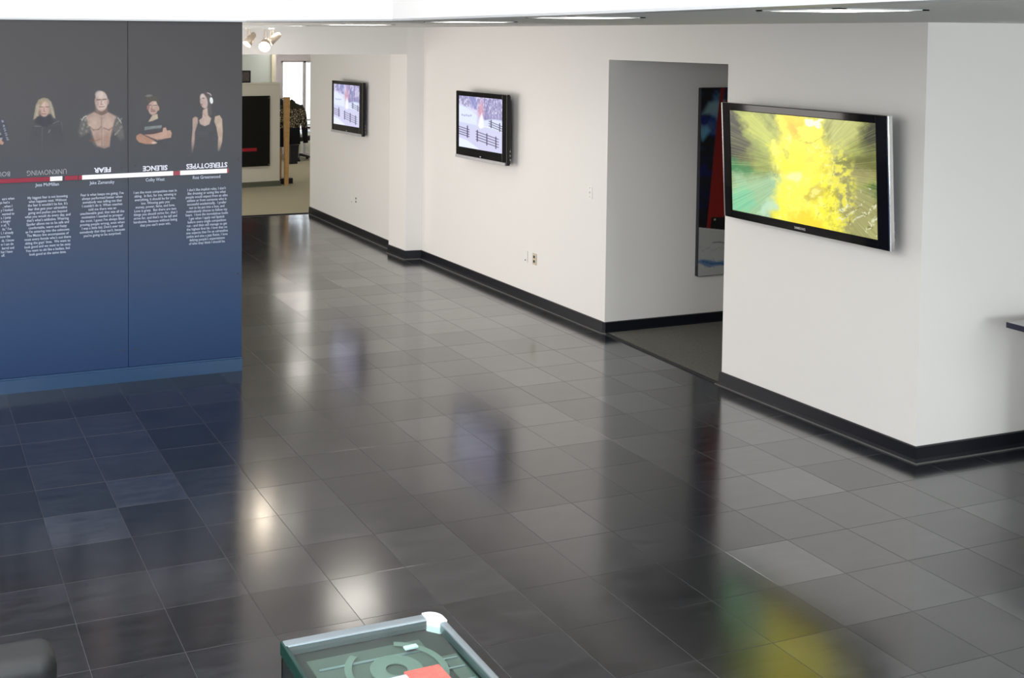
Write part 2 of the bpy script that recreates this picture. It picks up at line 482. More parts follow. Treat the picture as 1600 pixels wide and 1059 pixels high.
# ------------------------------------------------------------------ clothes rack with jackets
rk = thing('clothes_rack', 'oak clothes rack with a tall square post beside the low partition', 'clothes rack', (9.05, 35.2, 0))
bm = bmesh.new(); bmesh.ops.create_cone(bm, cap_ends=True, segments=4, radius1=0.11, radius2=0.17, depth=3.86)
bmesh.ops.rotate(bm, verts=bm.verts, cent=(0, 0, 0), matrix=Matrix.Rotation(math.pi / 4, 3, 'Z')); bmesh.ops.translate(bm, verts=bm.verts, vec=(0, -0.3, 1.93))
link('post', bm, M_wood, rk)
bm = bmesh.new(); box(bm, -0.1, 0.1, 3.4, 3.6, 0, 3.86, bev=0.01); link('post', bm, M_wood, rk)
link('side_board', B(-0.24, -0.13, -0.02, 0.14, 0.26, 1.62), M_wood2, rk)
link('plinth', B(-0.28, 0.46, 0.16, 0.5, 0, 0.26, bev=0.01), M_tvmatt, rk)
bm = bmesh.new(); tube(bm, [(0, -0.3, 3.76), (0, 3.6, 3.76)], 0.035); link('rail', bm, M_chrome, rk)
bm = bmesh.new(); tube(bm, [(-0.5, 0.05, 3.80), (0.1, -0.2, 3.78)], 0.03); link('rail', bm, M_chrome, rk)


def nordic_mat():
    m = bpy.data.materials.new('nordic_knit'); m.use_nodes = True
    nt = m.node_tree; b = nt.nodes['Principled BSDF']; N = nt.nodes.new; L = nt.links.new
    tc = N('ShaderNodeTexCoord'); sp = N('ShaderNodeSeparateXYZ'); L(tc.outputs['Object'], sp.inputs[0])
    rp = N('ShaderNodeValToRGB'); rp.color_ramp.interpolation = 'CONSTANT'
    e = rp.color_ramp.elements; e[0].position = 0; e[0].color = (0, 0, 0, 1); e[1].position = 0.40; e[1].color = (1, 1, 1, 1)
    x = e.new(0.80); x.color = (0.4, 0.4, 0.4, 1)
    mr = N('ShaderNodeMapRange'); mr.inputs['From Min'].default_value = -0.85; mr.inputs['From Max'].default_value = 0.0
    L(sp.outputs['Z'], mr.inputs['Value']); L(mr.outputs[0], rp.inputs[0])
    vo = N('ShaderNodeTexVoronoi'); vo.feature = 'DISTANCE_TO_EDGE'; vo.inputs['Scale'].default_value = 24; L(tc.outputs['Object'], vo.inputs['Vector'])
    gt = N('ShaderNodeMath'); gt.operation = 'GREATER_THAN'; gt.inputs[1].default_value = 0.15; L(vo.outputs['Distance'], gt.inputs[0])
    knit = N('ShaderNodeMix'); knit.data_type = 'RGBA'; L(gt.outputs[0], knit.inputs['Factor'])
    knit.inputs['A'].default_value = (0.03, 0.022, 0.015, 1); knit.inputs['B'].default_value = (0.50, 0.45, 0.32, 1)
    a = N('ShaderNodeMix'); a.data_type = 'RGBA'; a.inputs['A'].default_value = (0.008, 0.008, 0.015, 1)
    L(knit.outputs['Result'], a.inputs['B'])
    c1 = N('ShaderNodeMath'); c1.operation = 'GREATER_THAN'; c1.inputs[1].default_value = 0.8; L(rp.outputs[0], c1.inputs[0]); L(c1.outputs[0], a.inputs['Factor'])
    c2 = N('ShaderNodeMath'); c2.operation = 'GREATER_THAN'; c2.inputs[1].default_value = 0.80; L(mr.outputs[0], c2.inputs[0])
    f = N('ShaderNodeMix'); f.data_type = 'RGBA'; L(a.outputs['Result'], f.inputs['A']); f.inputs['B'].default_value = (0.045, 0.05, 0.03, 1); L(c2.outputs[0], f.inputs['Factor'])
    L(f.outputs['Result'], b.inputs['Base Color']); b.inputs['Roughness'].default_value = 0.9
    return m


M_cloth = mat('black_cloth', (0.010, 0.010, 0.018), 0.8)
M_nordic = nordic_mat()


def loft(bm, rings, seg=16):
    """rings: (cx, cy, z, rx, ry)"""
    R = []
    for cx, cy, z, rx, ry in rings:
        R.append([bm.verts.new((cx + rx * math.cos(2 * math.pi * k / seg), cy + ry * math.sin(2 * math.pi * k / seg), z)) for k in range(seg)])
    for a, c in zip(R, R[1:]):
        for k in range(seg): bm.faces.new((a[k], a[(k + 1) % seg], c[(k + 1) % seg], c[k]))
    bm.faces.new(R[0][::-1]); bm.faces.new(R[-1]); bmesh.ops.recalc_face_normals(bm, faces=bm.faces)


def jacket(x, y, m, label, name='jacket', long=0):
    t = thing(name, label, 'jacket', (x, y, 3.70), 0.12, 'jackets hanging on the oak rack')
    bm = bmesh.new()
    loft(bm, [(0, 0, -2.0 - long, 0.44, 0.16), (0, 0, -1.4, 0.42, 0.17), (0, 0, -0.8, 0.45, 0.18), (0, 0, -0.42, 0.50, 0.16), (0, 0, -0.26, 0.44, 0.12), (0, 0, -0.16, 0.2, 0.09), (0, 0, -0.10, 0.13, 0.09)])
    link('body', bm, m, t, True)
    for s in (-1, 1):
        bm = bmesh.new(); tube(bm, [(0.40 * s, 0, -0.28), (0.52 * s, -0.03, -0.6), (0.60 * s, -0.05, -1.2), (0.66 * s, -0.08, -1.95)], [0.13, 0.17, 0.15, 0.11], 12)
        link('sleeve', bm, m, t, True)
    bm = bmesh.new(); tube(bm, [(-0.14, 0, -0.14), (0, 0, -0.04), (0.14, 0, -0.14)], 0.055, 8); link('collar', bm, m, t, True)
    bm = bmesh.new(); tube(bm, [(-0.35, 0, -0.22), (0, 0, -0.05), (0, 0, 0.03), (0.03, 0, 0.10), (-0.02, 0, 0.12), (-0.04, 0, 0.07)], 0.014, 6); link('hanger', bm, M_chrome, t)
    return t


jacket(9.62, 35.9, M_nordic, 'knitted jacket with cream patterned yoke and black body, nearest on the oak rack')
jacket(9.40, 36.9, M_cloth, 'plain black jacket hanging behind the patterned one on the oak rack', long=0.2)

# office chair and bin by the far window
ch = thing('office_chair', 'black office chair standing by the tall bright window behind the jackets', 'chair', (12.9, 44.4, 0), 0.6)
M_seat = mat('chair_black', (0.012, 0.012, 0.016), 0.5)
link('seat', B(-0.6, 0.6, -0.6, 0.6, 1.05, 1.3, bev=0.1, seg=3), M_seat, ch)
link('backrest', B(-0.55, 0.55, 0.5, 0.68, 1.4, 2.5, bev=0.08, seg=3), M_seat, ch)
for s in (-1, 1):
    bm = bmesh.new(); tube(bm, [(0.55 * s, 0.1, 1.15), (0.72 * s, 0.1, 1.2), (0.72 * s, 0.1, 1.65)], 0.04); box(bm, 0.72 * s - 0.08, 0.72 * s + 0.08, -0.35, 0.35, 1.65, 1.73, bev=0.03)
    link('armrest', bm, M_seat, ch)
bm = bmesh.new(); tube(bm, [(0, 0, 0.25), (0, 0, 1.05)], 0.07); link('gas_column', bm, M_chrome, ch)
for k in range(5):
    a = k * 2 * math.pi / 5
    bm = bmesh.new(); tube(bm, [(0, 0, 0.32), (0.75 * math.cos(a), 0.75 * math.sin(a), 0.18)], [0.07, 0.04]); lg = link('leg', bm, M_seat, ch)
    bm = bmesh.new(); tube(bm, [(0.75 * math.cos(a) - 0.04, 0.75 * math.sin(a), 0.08), (0.75 * math.cos(a) + 0.04, 0.75 * math.sin(a), 0.08)], 0.08, 10); link('caster', bm, M_seat, lg)
bn = thing('storage_bin', 'dark rectangular bin on the carpet below the hanging jackets', 'bin', (12.05, 42.9, 0.02), 0.1)
bm = bmesh.new(); bmesh.ops.create_cone(bm, cap_ends=True, segments=4, radius1=0.26, radius2=0.34, depth=0.95)
bmesh.ops.rotate(bm, verts=bm.verts, cent=(0, 0, 0), matrix=Matrix.Rotation(math.pi / 4, 3, 'Z')); bmesh.ops.translate(bm, verts=bm.verts, vec=(0, 0, 0.475))
link('bin_body', bm, M_tvmatt, bn); link('rim', B(-0.26, 0.26, -0.26, 0.26, 0.93, 0.98, bev=0.01), M_seat, bn)

# ------------------------------------------------------------------ printed mural wall
PY0 = 8.80   # plane of the print


def mural_ramp(nt):
    N = nt.nodes.new; L = nt.links.new
    g_ = N('ShaderNodeNewGeometry'); sp = N('ShaderNodeSeparateXYZ'); L(g_.outputs['Position'], sp.inputs[0])
    n = N('ShaderNodeTexNoise'); n.inputs['Scale'].default_value = 1.3; n.inputs['Detail'].default_value = 3; L(g_.outputs['Position'], n.inputs['Vector'])
    mr = N('ShaderNodeMapRange'); mr.inputs['From Min'].default_value = 0; mr.inputs['From Max'].default_value = CEIL * S
    L(sp.outputs['Z'], mr.inputs['Value'])
    ad = N('ShaderNodeMath'); ad.operation = 'MULTIPLY_ADD'; ad.inputs[1].default_value = 0.05; L(n.outputs['Fac'], ad.inputs[0]); L(mr.outputs[0], ad.inputs[2])
    rp = N('ShaderNodeValToRGB'); e = rp.color_ramp.elements
    stops = [(0.02, (20, 47, 88)), (0.2, (34, 60, 98)), (0.38, (50, 66, 94)), (0.52, (60, 67, 83)), (0.62, (62, 65, 72)), (0.78, (63, 62, 66)), (1.0, (54, 52, 55))]
    e[0].position, e[0].color = stops[0][0], (*lin(stops[0][1]), 1); e[1].position, e[1].color = stops[-1][0], (*lin(stops[-1][1]), 1)
    for p, c_ in stops[1:-1]:
        x = e.new(p); x.color = (*lin(c_), 1)
    L(ad.outputs[0], rp.inputs[0])
    return rp


M_mural = bpy.data.materials.new('mural_print'); M_mural.use_nodes = True
_rp = mural_ramp(M_mural.node_tree); M_mural.node_tree.links.new(_rp.outputs[0], M_mural.node_tree.nodes['Principled BSDF'].inputs['Base Color'])
M_mural.node_tree.nodes['Principled BSDF'].inputs['Roughness'].default_value = 0.45
M_mural.node_tree.nodes['Principled BSDF'].inputs['Specular IOR Level'].default_value = 0.35
M_port = bpy.data.materials.new('portrait_print'); M_port.use_nodes = True
_nt = M_port.node_tree; _rp = mural_ramp(_nt); _a = _nt.nodes.new('ShaderNodeAttribute'); _a.attribute_name = 'Col'
_mx = _nt.nodes.new('ShaderNodeMix'); _mx.data_type = 'RGBA'
_nt.links.new(_rp.outputs[0], _mx.inputs['A']); _nt.links.new(_a.outputs['Color'], _mx.inputs['B']); _nt.links.new(_a.outputs['Alpha'], _mx.inputs['Factor'])
_nt.links.new(_mx.outputs['Result'], _nt.nodes['Principled BSDF'].inputs['Base Color'])
_nt.nodes['Principled BSDF'].inputs['Roughness'].default_value = 0.45; _nt.nodes['Principled BSDF'].inputs['Specular IOR Level'].default_value = 0.35

mural = thing('exhibit_mural', 'dark grey to blue printed exhibit wall with portraits and a red and white bar', 'display panel', (0, 0, 0))
PR = -0.542
link('panel', B(-2.752, PR, PY0, 8.95, 0.27, CEIL, bev=0.003, seg=1), M_mural, mural)
link('panel', B(-8.2, -2.758, PY0, 8.95, 0.27, CEIL, bev=0.003, seg=1), M_mural, mural)
link('panel', B(-13.4, -8.22, PY0, 8.95, 0.27, CEIL, bev=0.003, seg=1), M_mural, mural)
bbm = bmesh.new(); P3 = [(PR, 8.95), (PR, 8.76), (-3, 8.76), (-13.4, 8.84)]
prism(bbm, [(PR, 8.95), (PR, 8.74), (-13.4, 8.74), (-13.4, 8.95)], 0.0, 0.27)
bmesh.ops.bevel(bbm, geom=[e for e in bbm.edges if all(v.co.y < 8.75 and v.co.z > 0.2 for v in e.verts)], offset=0.03, segments=3, affect='EDGES')
struct(link('baseboard_left', bbm, M_blue))
for x, z in ((-2.62, 4.07), (-2.87, 4.05), (-0.62, 4.13), (-0.62, 1.9), (-2.62, 0.6), (-2.87, 0.6)):
    bm = bmesh.new(); tube(bm, [(x, PY0, z), (x, PY0 - 0.015, z)], 0.018, 8); link('screw', bm, M_slot, mural)


def pp(x, y):   # photo pixel on the print plane -> (X, Z)
    q = atY(x, y, PY0); return q[0], q[2]


# bar, coloured white and dark red along its length
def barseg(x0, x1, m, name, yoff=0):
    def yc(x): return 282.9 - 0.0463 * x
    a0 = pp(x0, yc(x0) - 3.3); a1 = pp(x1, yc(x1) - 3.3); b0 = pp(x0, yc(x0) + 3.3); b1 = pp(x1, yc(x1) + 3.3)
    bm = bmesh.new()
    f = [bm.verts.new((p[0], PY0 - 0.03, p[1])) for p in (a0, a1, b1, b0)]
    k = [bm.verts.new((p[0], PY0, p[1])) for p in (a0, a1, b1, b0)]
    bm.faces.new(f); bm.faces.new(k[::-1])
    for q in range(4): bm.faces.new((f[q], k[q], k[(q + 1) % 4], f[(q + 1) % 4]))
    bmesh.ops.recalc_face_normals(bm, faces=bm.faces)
    o = link(name, bm, m, mural); o['label'] = ('white' if m is M_barw else 'dark red') + ' coloured stretch of the bar'
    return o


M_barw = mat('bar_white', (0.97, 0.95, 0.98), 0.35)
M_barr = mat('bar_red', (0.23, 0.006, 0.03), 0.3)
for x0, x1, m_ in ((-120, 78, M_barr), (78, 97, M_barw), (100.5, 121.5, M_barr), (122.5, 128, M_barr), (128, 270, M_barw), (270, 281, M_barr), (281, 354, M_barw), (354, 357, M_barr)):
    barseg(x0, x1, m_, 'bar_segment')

# lettering
M_txt = mat('text_pale', lin((178, 188, 208)), 0.5)
M_txtw = mat('text_white', lin((215, 218, 232)), 0.5)
M_txtg = mat('text_grey', lin((150, 152, 160)), 0.5)


def text_mesh(body, bold=0.0, space=1.0):
    cu = bpy.data.curves.new('lettering', 'FONT'); cu.body = body; cu.size = 1; cu.resolution_u = 2
    cu.offset = bold; cu.space_character = space
    o = bpy.data.objects.new('lettering_tmp', cu); COL.objects.link(o)
    dg = bpy.context.evaluated_depsgraph_get(); me = bpy.data.meshes.new_from_object(o.evaluated_get(dg))
    bpy.data.objects.remove(o); bpy.data.curves.remove(cu)
    v = np.zeros(len(me.vertices) * 3); me.vertices.foreach_get('co', v); v = v.reshape(-1, 3)
    f = [tuple(p.vertices) for p in me.polygons]
    bpy.data.meshes.remove(me)
    return v, f


def add_text(acc, body, px0, px1, py, hpx, bold=0.0, flip=False, slope=0.0, put=None):
    """acc gets the letters: spanning px0..px1 on the plane, capital height hpx, centred at py"""
    v, f = text_mesh(body, bold)
    if not len(v): return
    x0, x1 = v[:, 0].min(), v[:, 0].max()
    u = (v[:, 0] - x0) / (x1 - x0); t = v[:, 1] / 0.70          # 0..1 = capital height
    if flip: u = 1 - u; t = 1 - t
    X = px0 + u * (px1 - px0); Y = py + hpx / 2 - t * hpx + slope * (X - (px0 + px1) / 2)
    b0 = len(acc[0])
    for x, y in zip(X, Y): acc[0].append(put(x, y))
    acc[1].extend([tuple(i + b0 for i in q) for q in f])


def put_mural(x, y):
    q = pp(x, y); return (q[0] * S, (PY0 - 0.012) * S, q[1] * S)


def finish_text(name, acc, m, parent, label=None):
    me = bpy.data.meshes.new(name); me.from_pydata(acc[0], [], acc[1]); me.materials.append(m)
    o = bpy.data.objects.new(name, me); COL.objects.link(o); o.parent = parent
    o['kind'] = 'stuff'
    if label: o['label'] = label
    return o


for body, x0, x1, y, h, bold, m_ in (('BOU', -4, 15.5, 273.3, 7.6, 0.0, M_txtg), ('UNKNOWING', 42, 104, 270.4, 8.0, 0.0, M_txtg), ('FEAR', 146.5, 173, 266.8, 7.2, 0.035, M_txtw),
                                    ('SILENCE', 223, 261.5, 263.9, 7.4, 0.028, M_txtw), ('STEREOTYPES', 290.8, 355, 260.0, 7.6, 0.028, M_txtw)):
    acc = ([], []); add_text(acc, body, x0, x1, y - 1.3, h, bold, True, -0.05, put_mural)
    finish_text('title_lettering', acc, m_, mural, 'upside down printed title reading ' + body.capitalize())
for body, x0, x1, y in (('Jess McMillan', 55, 92, 287.9), ('Jake Zamansky', 139.7, 178.7, 284.6), ('Colby West', 227.5, 257, 280.2), ('Roz Greenwood', 301, 344, 276.2)):
    acc = ([], []); add_text(acc, body, x0, x1, y, 5.0, 0.012, False, -0.045, put_mural)
    finish_text('name_lettering', acc, M_txt, mural)
paras = [
    (74.3, 307.3, 74.6, 395.0, 72.5, ["My biggest fear is not knowing", "what happens next. Without", "the fear it wouldn't be fun. It's", "fear that gets your adrenaline", "going and pushes you beyond",
      "what you would do every day, and", "that's what's addictive. Wearing", "Spyder allows me to be safe and", "comfortable, warm and fuzzy", "as I'm entering into the unknown.", "The Mazzo line encompasses of",
      "most every female who's out there", "skiing the guys' lines.  We want to", "look good and we want to be sexy.", "You want to ski like a badass, but", "look good at the same time."]),
    (159.5, 302.7, 159.8, 366.0, 70.5, ["Fear is what keeps me going. I've", "always performed better when", "somebody was telling me that", "I couldn't do it. When coaches", "told me there was an", "unachievable goal, that was all the",
      "motivation I needed to prosper", "the most. I guess I've always liked", "proving people wrong, even when", "I was a little kid. Don't ever tell", "somebody that they can't, because", "you're going to be surprised."]),
    (242.4, 298.9, 242.6, 350.2, 68, ["I am the most competitive man in", "skiing.  In fact, for me, winning is", "everything, it should be for you,", "too. Winning gets you", "money, power, fame, and love.", "Love is great.  But there are two",
      "things you should strive for, that I", "strive for, and that's to be tall and", "handsome. Because without being", "that you can't even win."]),
    (322.7, 295.0, 323.3, 378.3, 66, ["I don't like implicit rules. I don't", "like dressing or acting like what", "people would expect from an elite", "athlete or from someone who is", "successful academically.  I prefer", "not to be put into a box, and",
      "meticulously choose to follow my", "heart.  I love the incredulous looks", "I get when I apply red lipstick", "before every single competition", "run - and then still manage to get", "the highest first hit. I love that no",
      "one expects that I'm an adrenaline", "junkie and also a jazz flutist. I love", "defying people's expectations", "of who they think I should be."]),
]
for cx0, y0, cx1, y1, wmax, lines in paras:
    acc = ([], []); W_ = []
    for ln in lines:
        v, f = text_mesh(ln); W_.append(v[:, 0].max() - v[:, 0].min())
    k = wmax / max(W_)
    for q, ln in enumerate(lines):
        t = q / (len(lines) - 1); cx = cx0 + (cx1 - cx0) * t; y = y0 + (y1 - y0) * t
        add_text(acc, ln, cx - W_[q] * k / 2, cx + W_[q] * k / 2, y, 4.0, 0.012, False, -0.058 - 0.02 * t, put_mural)
    finish_text('paragraph_lettering', acc, M_txt, mural)
acc = ([], [])
frag = [("ears when", 22.3), ("ps had a", 15), (", when I", 19), ("y I looked", 20), ("wanted to", 22.3), ("s. I jump", 17), ("s longer", 16.5), ("n of, \"I", 14), ("ile.\" I've", 18), ("l, I already", 21), ("know the", 16),
        ("ds. I know", 22), ("w I can do", 21), ("barrel and", 22), ("hat I have", 19.5), ("off.", 7.5)]
for q, (ln, xr) in enumerate(frag):
    v, f = text_mesh(ln); wd = (v[:, 0].max() - v[:, 0].min()) * 4.75
    add_text(acc, ln, xr - wd, xr, 310 + q * 5.92, 4.0, 0.012, False, -0.07, put_mural)
finish_text('paragraph_lettering', acc, M_txt, mural)


# ------------------------------------------------------------------ flat prints and screen pictures painted per vertex
class Canvas:
    def __init__(self, X, Y):
        self.X, self.Y = X, Y; self.c = np.zeros(X.shape + (4,))

    def over(self, a, col):
        a = np.clip(a, 0, 1)[..., None]; col = np.asarray(col, float)
        rgb = self.c[..., :3]; al = self.c[..., 3:]
        na = a + al * (1 - a)
        self.c[..., :3] = np.where(na > 1e-6, (col * a + rgb * al * (1 - a)) / np.maximum(na, 1e-6), 0)
        self.c[..., 3:] = na

    def ell(self, cx, cy, rx, ry, col, rot=0, soft=1.0, op=1.0):
        dx, dy = self.X - cx, self.Y - cy
        c_, s_ = math.cos(math.radians(rot)), math.sin(math.radians(rot))
        u, v = dx * c_ + dy * s_, -dx * s_ + dy * c_
        d = np.sqrt((u / rx) ** 2 + (v / ry) ** 2)
        self.over(np.clip((1 - d) * min(rx, ry) / soft + 0.5, 0, 1) * op, lin(col))

    def poly(self, pts, col, soft=1.0, op=1.0):
        pts = np.array(pts, float); n = len(pts)
        inside = np.zeros(self.X.shape, bool); dist = np.full(self.X.shape, 1e9)
        for i in range(n):
            x0, y0 = pts[i]; x1, y1 = pts[(i + 1) % n]
            cond = ((y0 > self.Y) != (y1 > self.Y))
            with np.errstate(divide='ignore', invalid='ignore'):
                xi = (x1 - x0) * (self.Y - y0) / (y1 - y0 + 1e-12) + x0
            inside ^= cond & (self.X < xi)
            ex, ey = x1 - x0, y1 - y0
            t = np.clip(((self.X - x0) * ex + (self.Y - y0) * ey) / (ex * ex + ey * ey + 1e-12), 0, 1)
            dist = np.minimum(dist, np.hypot(self.X - x0 - t * ex, self.Y - y0 - t * ey))
        sd = np.where(inside, dist, -dist)
        self.over(np.clip(sd / soft + 0.5, 0, 1) * op, lin(col))

    def line(self, pts, wd, col, soft=0.8, op=1.0):
        for (x0, y0), (x1, y1) in zip(pts, pts[1:]):
            ex, ey = x1 - x0, y1 - y0
            t = np.clip(((self.X - x0) * ex + (self.Y - y0) * ey) / (ex * ex + ey * ey + 1e-12), 0, 1)
            d = np.hypot(self.X - x0 - t * ex, self.Y - y0 - t * ey)
            self.over(np.clip((wd / 2 - d) / soft + 0.5, 0, 1) * op, lin(col))


def vnoise(X, Y, s, seed=0, oct=4):
    """value noise on arrays"""
    out = np.zeros(X.shape); amp = 1; tot = 0
    rs = np.random.RandomState(seed)
    for o_ in range(oct):
        G = rs.rand(128, 128); x = X / s * 2 ** o_ + 17.3 * o_; y = Y / s * 2 ** o_ + 5.1
        xi = np.floor(x).astype(int); yi = np.floor(y).astype(int); fx = x - xi; fy = y - yi
        fx = fx * fx * (3 - 2 * fx); fy = fy * fy * (3 - 2 * fy)
        a = G[xi % 128, yi % 128]; b = G[(xi + 1) % 128, yi % 128]; c_ = G[xi % 128, (yi + 1) % 128]; d = G[(xi + 1) % 128, (yi + 1) % 128]
        out += amp * ((a * (1 - fx) + b * fx) * (1 - fy) + (c_ * (1 - fx) + d * fx) * fy); tot += amp; amp *= 0.5
    return out / tot


def grid_obj(name, origin, eu, ev, nu, nv, painter, m, parent, inv=None):
    """flat grid origin + u*eu + v*ev in tiles, coloured by painter(px, py)"""
    U, Vv = np.meshgrid(np.linspace(0, 1, nu), np.linspace(0, 1, nv), indexing='ij')
    P = np.array(origin)[None, None] + U[..., None] * np.array(eu) + Vv[..., None] * np.array(ev)
    px, py = proj(P.reshape(-1, 3)); px = px.reshape(nu, nv); py = py.reshape(nu, nv)
    cv = Canvas(px, py); painter(cv)
    base = np.array(parent.matrix_world.translation) if parent else np.zeros(3)
    co_ = (P * S).reshape(-1, 3)
    idx = np.arange(nu * nv).reshape(nu, nv)
    F_ = np.stack([idx[:-1, :-1], idx[1:, :-1], idx[1:, 1:], idx[:-1, 1:]], -1).reshape(-1, 4)
    me = bpy.data.meshes.new(name); me.from_pydata(co_.tolist(), [], F_.tolist()); me.materials.append(m)
    ca = me.color_attributes.new('Col', 'FLOAT_COLOR', 'POINT'); ca.data.foreach_set('color', cv.c.astype(np.float32).ravel())
    o = bpy.data.objects.new(name, me); COL.objects.link(o)
    if parent:
        o.parent = parent
        if inv is not None: o.matrix_parent_inverse = inv
    return o


def portrait(x0, x1, y0, y1, painter, label):
    X0, Z1 = pp(x0, y0); X1, Z0 = pp(x1, y1)
    o = grid_obj('portrait', (X0, PY0 - 0.006, Z0), (X1 - X0, 0, 0), (0, 0, Z1 - Z0), int((x1 - x0) * 1.8), int((y1 - y0) * 1.8), painter, M_port, mural)
    o['label'] = label


def fade_alpha(cv, y0, y1):
    n_ = vnoise(cv.X, cv.Y, 7, 2, 3)[..., None]; g_ = cv.c[..., :3].mean(-1, keepdims=True)
    cv.c[..., :3] = (cv.c[..., :3] * .8 + g_ * .2) * (0.72 + 0.36 * n_)
    cv.c[..., 3] *= np.clip((y1 - cv.Y) / (y1 - y0), 0, 1)


def p_blonde(cv):
    coat = (62, 64, 74)
    cv.poly([(46, 240), (48, 205), (53, 191), (62, 186), (70, 183), (82, 186), (94, 189), (99, 196), (101, 215), (100, 240)], (54, 56, 66), 5, 0.5)
    cv.poly([(52, 187), (53.5, 178), (56, 164), (60, 156), (68, 152.5), (75, 154), (80, 159), (84, 170), (86.5, 185), (83, 184), (80, 178), (60, 178), (57, 184)], (140, 128, 108), 1.6)
    cv.poly([(56, 180), (58, 165), (62, 160), (62, 178), (60, 182)], (156, 146, 124), 1.6)
    cv.poly([(78, 160), (82, 168), (86, 184), (82, 180), (79, 172)], (154, 148, 130), 1.6)
    cv.ell(69, 170, 8.2, 12.0, (176, 142, 130), 0, 1.6)
    cv.ell(66, 163, 5, 4, (190, 160, 144), 0, 3, .7)
    cv.poly([(60, 158), (72, 155), (67, 161), (61, 170)], (150, 132, 106), 1.5)
    cv.line([(62.5, 167), (67, 167)], 1.4, (88, 68, 66), 1, .8); cv.line([(71.5, 167), (76, 167)], 1.4, (88, 68, 66), 1, .8)
    cv.line([(69, 167), (68.5, 173.5), (70.5, 174)], 1.1, (128, 92, 86), 1, .8)
    cv.line([(65.5, 178), (71.5, 178)], 1.4, (122, 70, 76), 1, .85)
    cv.ell(62, 177, 2.5, 6, (110, 84, 80), 0, 2, .6)
    cv.poly([(57, 184), (62, 181), (69, 184), (78, 180), (81, 185), (86, 190), (72, 199), (54, 192)], (50, 50, 62), 1.5)
    cv.line([(54, 197), (64, 197.5)], 1, (108, 112, 122), 1, .8); cv.line([(83, 193), (92, 189)], 1, (104, 108, 114), 1.2, .7)
    cv.line([(66, 200), (65.5, 235)], 1, (88, 92, 100), 1.4, .8); cv.ell(77, 205, 1.2, 3, (104, 108, 118), 30, 1.2, .8)
    cv.line([(96, 190), (98, 205)], 1, (86, 92, 98), 1.5, .7)
    fade_alpha(cv, 205, 240)


def p_bald(cv):
    sk = (166, 138, 126)
    cv.poly([(122, 206), (126, 190), (131, 181), (140, 177.5), (147, 175), (150, 170), (166, 170), (168, 175), (178, 179), (186, 183), (190, 193), (193, 206), (194, 216), (188, 220), (178, 205), (172, 216), (171, 229), (162, 232), (150, 230), (144, 222), (141, 205), (134, 210), (126, 214)], (104, 100, 98), 4, .6)
    cv.poly([(134, 182), (147, 175), (151, 177), (158, 180), (164, 178), (168, 175), (181, 182), (178, 192), (175, 202), (172, 216), (171, 229), (163, 232), (152, 228), (146, 214), (142, 202), (136, 192)], sk, 2.5)
    cv.ell(148, 192, 10, 10, (182, 154, 140), 0, 5, .7); cv.ell(168, 192, 8, 9, (176, 148, 136), 0, 5, .7)
    cv.line([(140, 198), (146, 203), (154, 202), (158, 198)], 1.6, (118, 88, 76), 2, .8); cv.line([(162, 200), (170, 203), (176, 199)], 1.8, (110, 78, 68), 2, .8)
    cv.line([(158.5, 184), (159, 228)], 1.6, (128, 100, 88), 2, .7)
    cv.ell(152, 216, 5, 8, (148, 112, 98), 0, 4, .6); cv.ell(166, 219, 5, 10, (158, 116, 98), 0, 4, .6)
    for i in range(26):
        cv.ell(127 + (i * 37 % 14), 186 + (i * 53 % 24), 1.6, 1.1, (86, 92, 88) if i % 2 else (134, 132, 122), i * 40, 1.4, .7)
        cv.ell(180 + (i * 29 % 11), 184 + (i * 47 % 28), 1.6, 1.1, (88, 90, 90) if i % 2 else (146, 140, 132), i * 30, 1.4, .7)
    cv.line([(128, 188), (131, 183), (135, 181)], 1, (196, 200, 196), 1, .8); cv.line([(184, 184), (188, 189), (189.5, 192)], 1, (196, 196, 200), 1, .8)
    cv.ell(143, 219, 3.5, 2.2, (112, 70, 58), -20, 1.5, .8); cv.line([(146, 221), (158, 217)], 1.2, (116, 80, 68), 1, .7)
    cv.poly([(149.5, 166), (168, 164), (168, 176), (159, 180), (150, 176)], (112, 88, 80), 1.5)
    cv.ell(158.5, 158, 9.8, 15.5, (184, 160, 152), 0, 1.5)
    cv.ell(149.5, 157, 1.6, 4, (150, 124, 118), 0, 1); cv.ell(169, 159, 1.4, 4, (158, 128, 120), 0, 1)
    cv.ell(155, 148, 6, 6, (198, 178, 172), 0, 3, .7); cv.ell(151.5, 160, 3, 10, (146, 118, 112), 0, 3, .6)
    cv.line([(152, 156), (156.8, 155.6)], 1.8, (84, 60, 58), 1, .85); cv.line([(160.5, 155.6), (166, 155)], 1.8, (84, 60, 58), 1, .85)
    cv.line([(158.6, 156), (157.8, 163), (160.5, 163)], 1.3, (112, 80, 76), 1, .8)
    cv.line([(155, 167), (163, 166.5)], 1.4, (124, 80, 80), 1, .85); cv.line([(154, 172), (163, 172)], 1.2, (140, 110, 104), 1.5, .6)
    fade_alpha(cv, 226, 240)


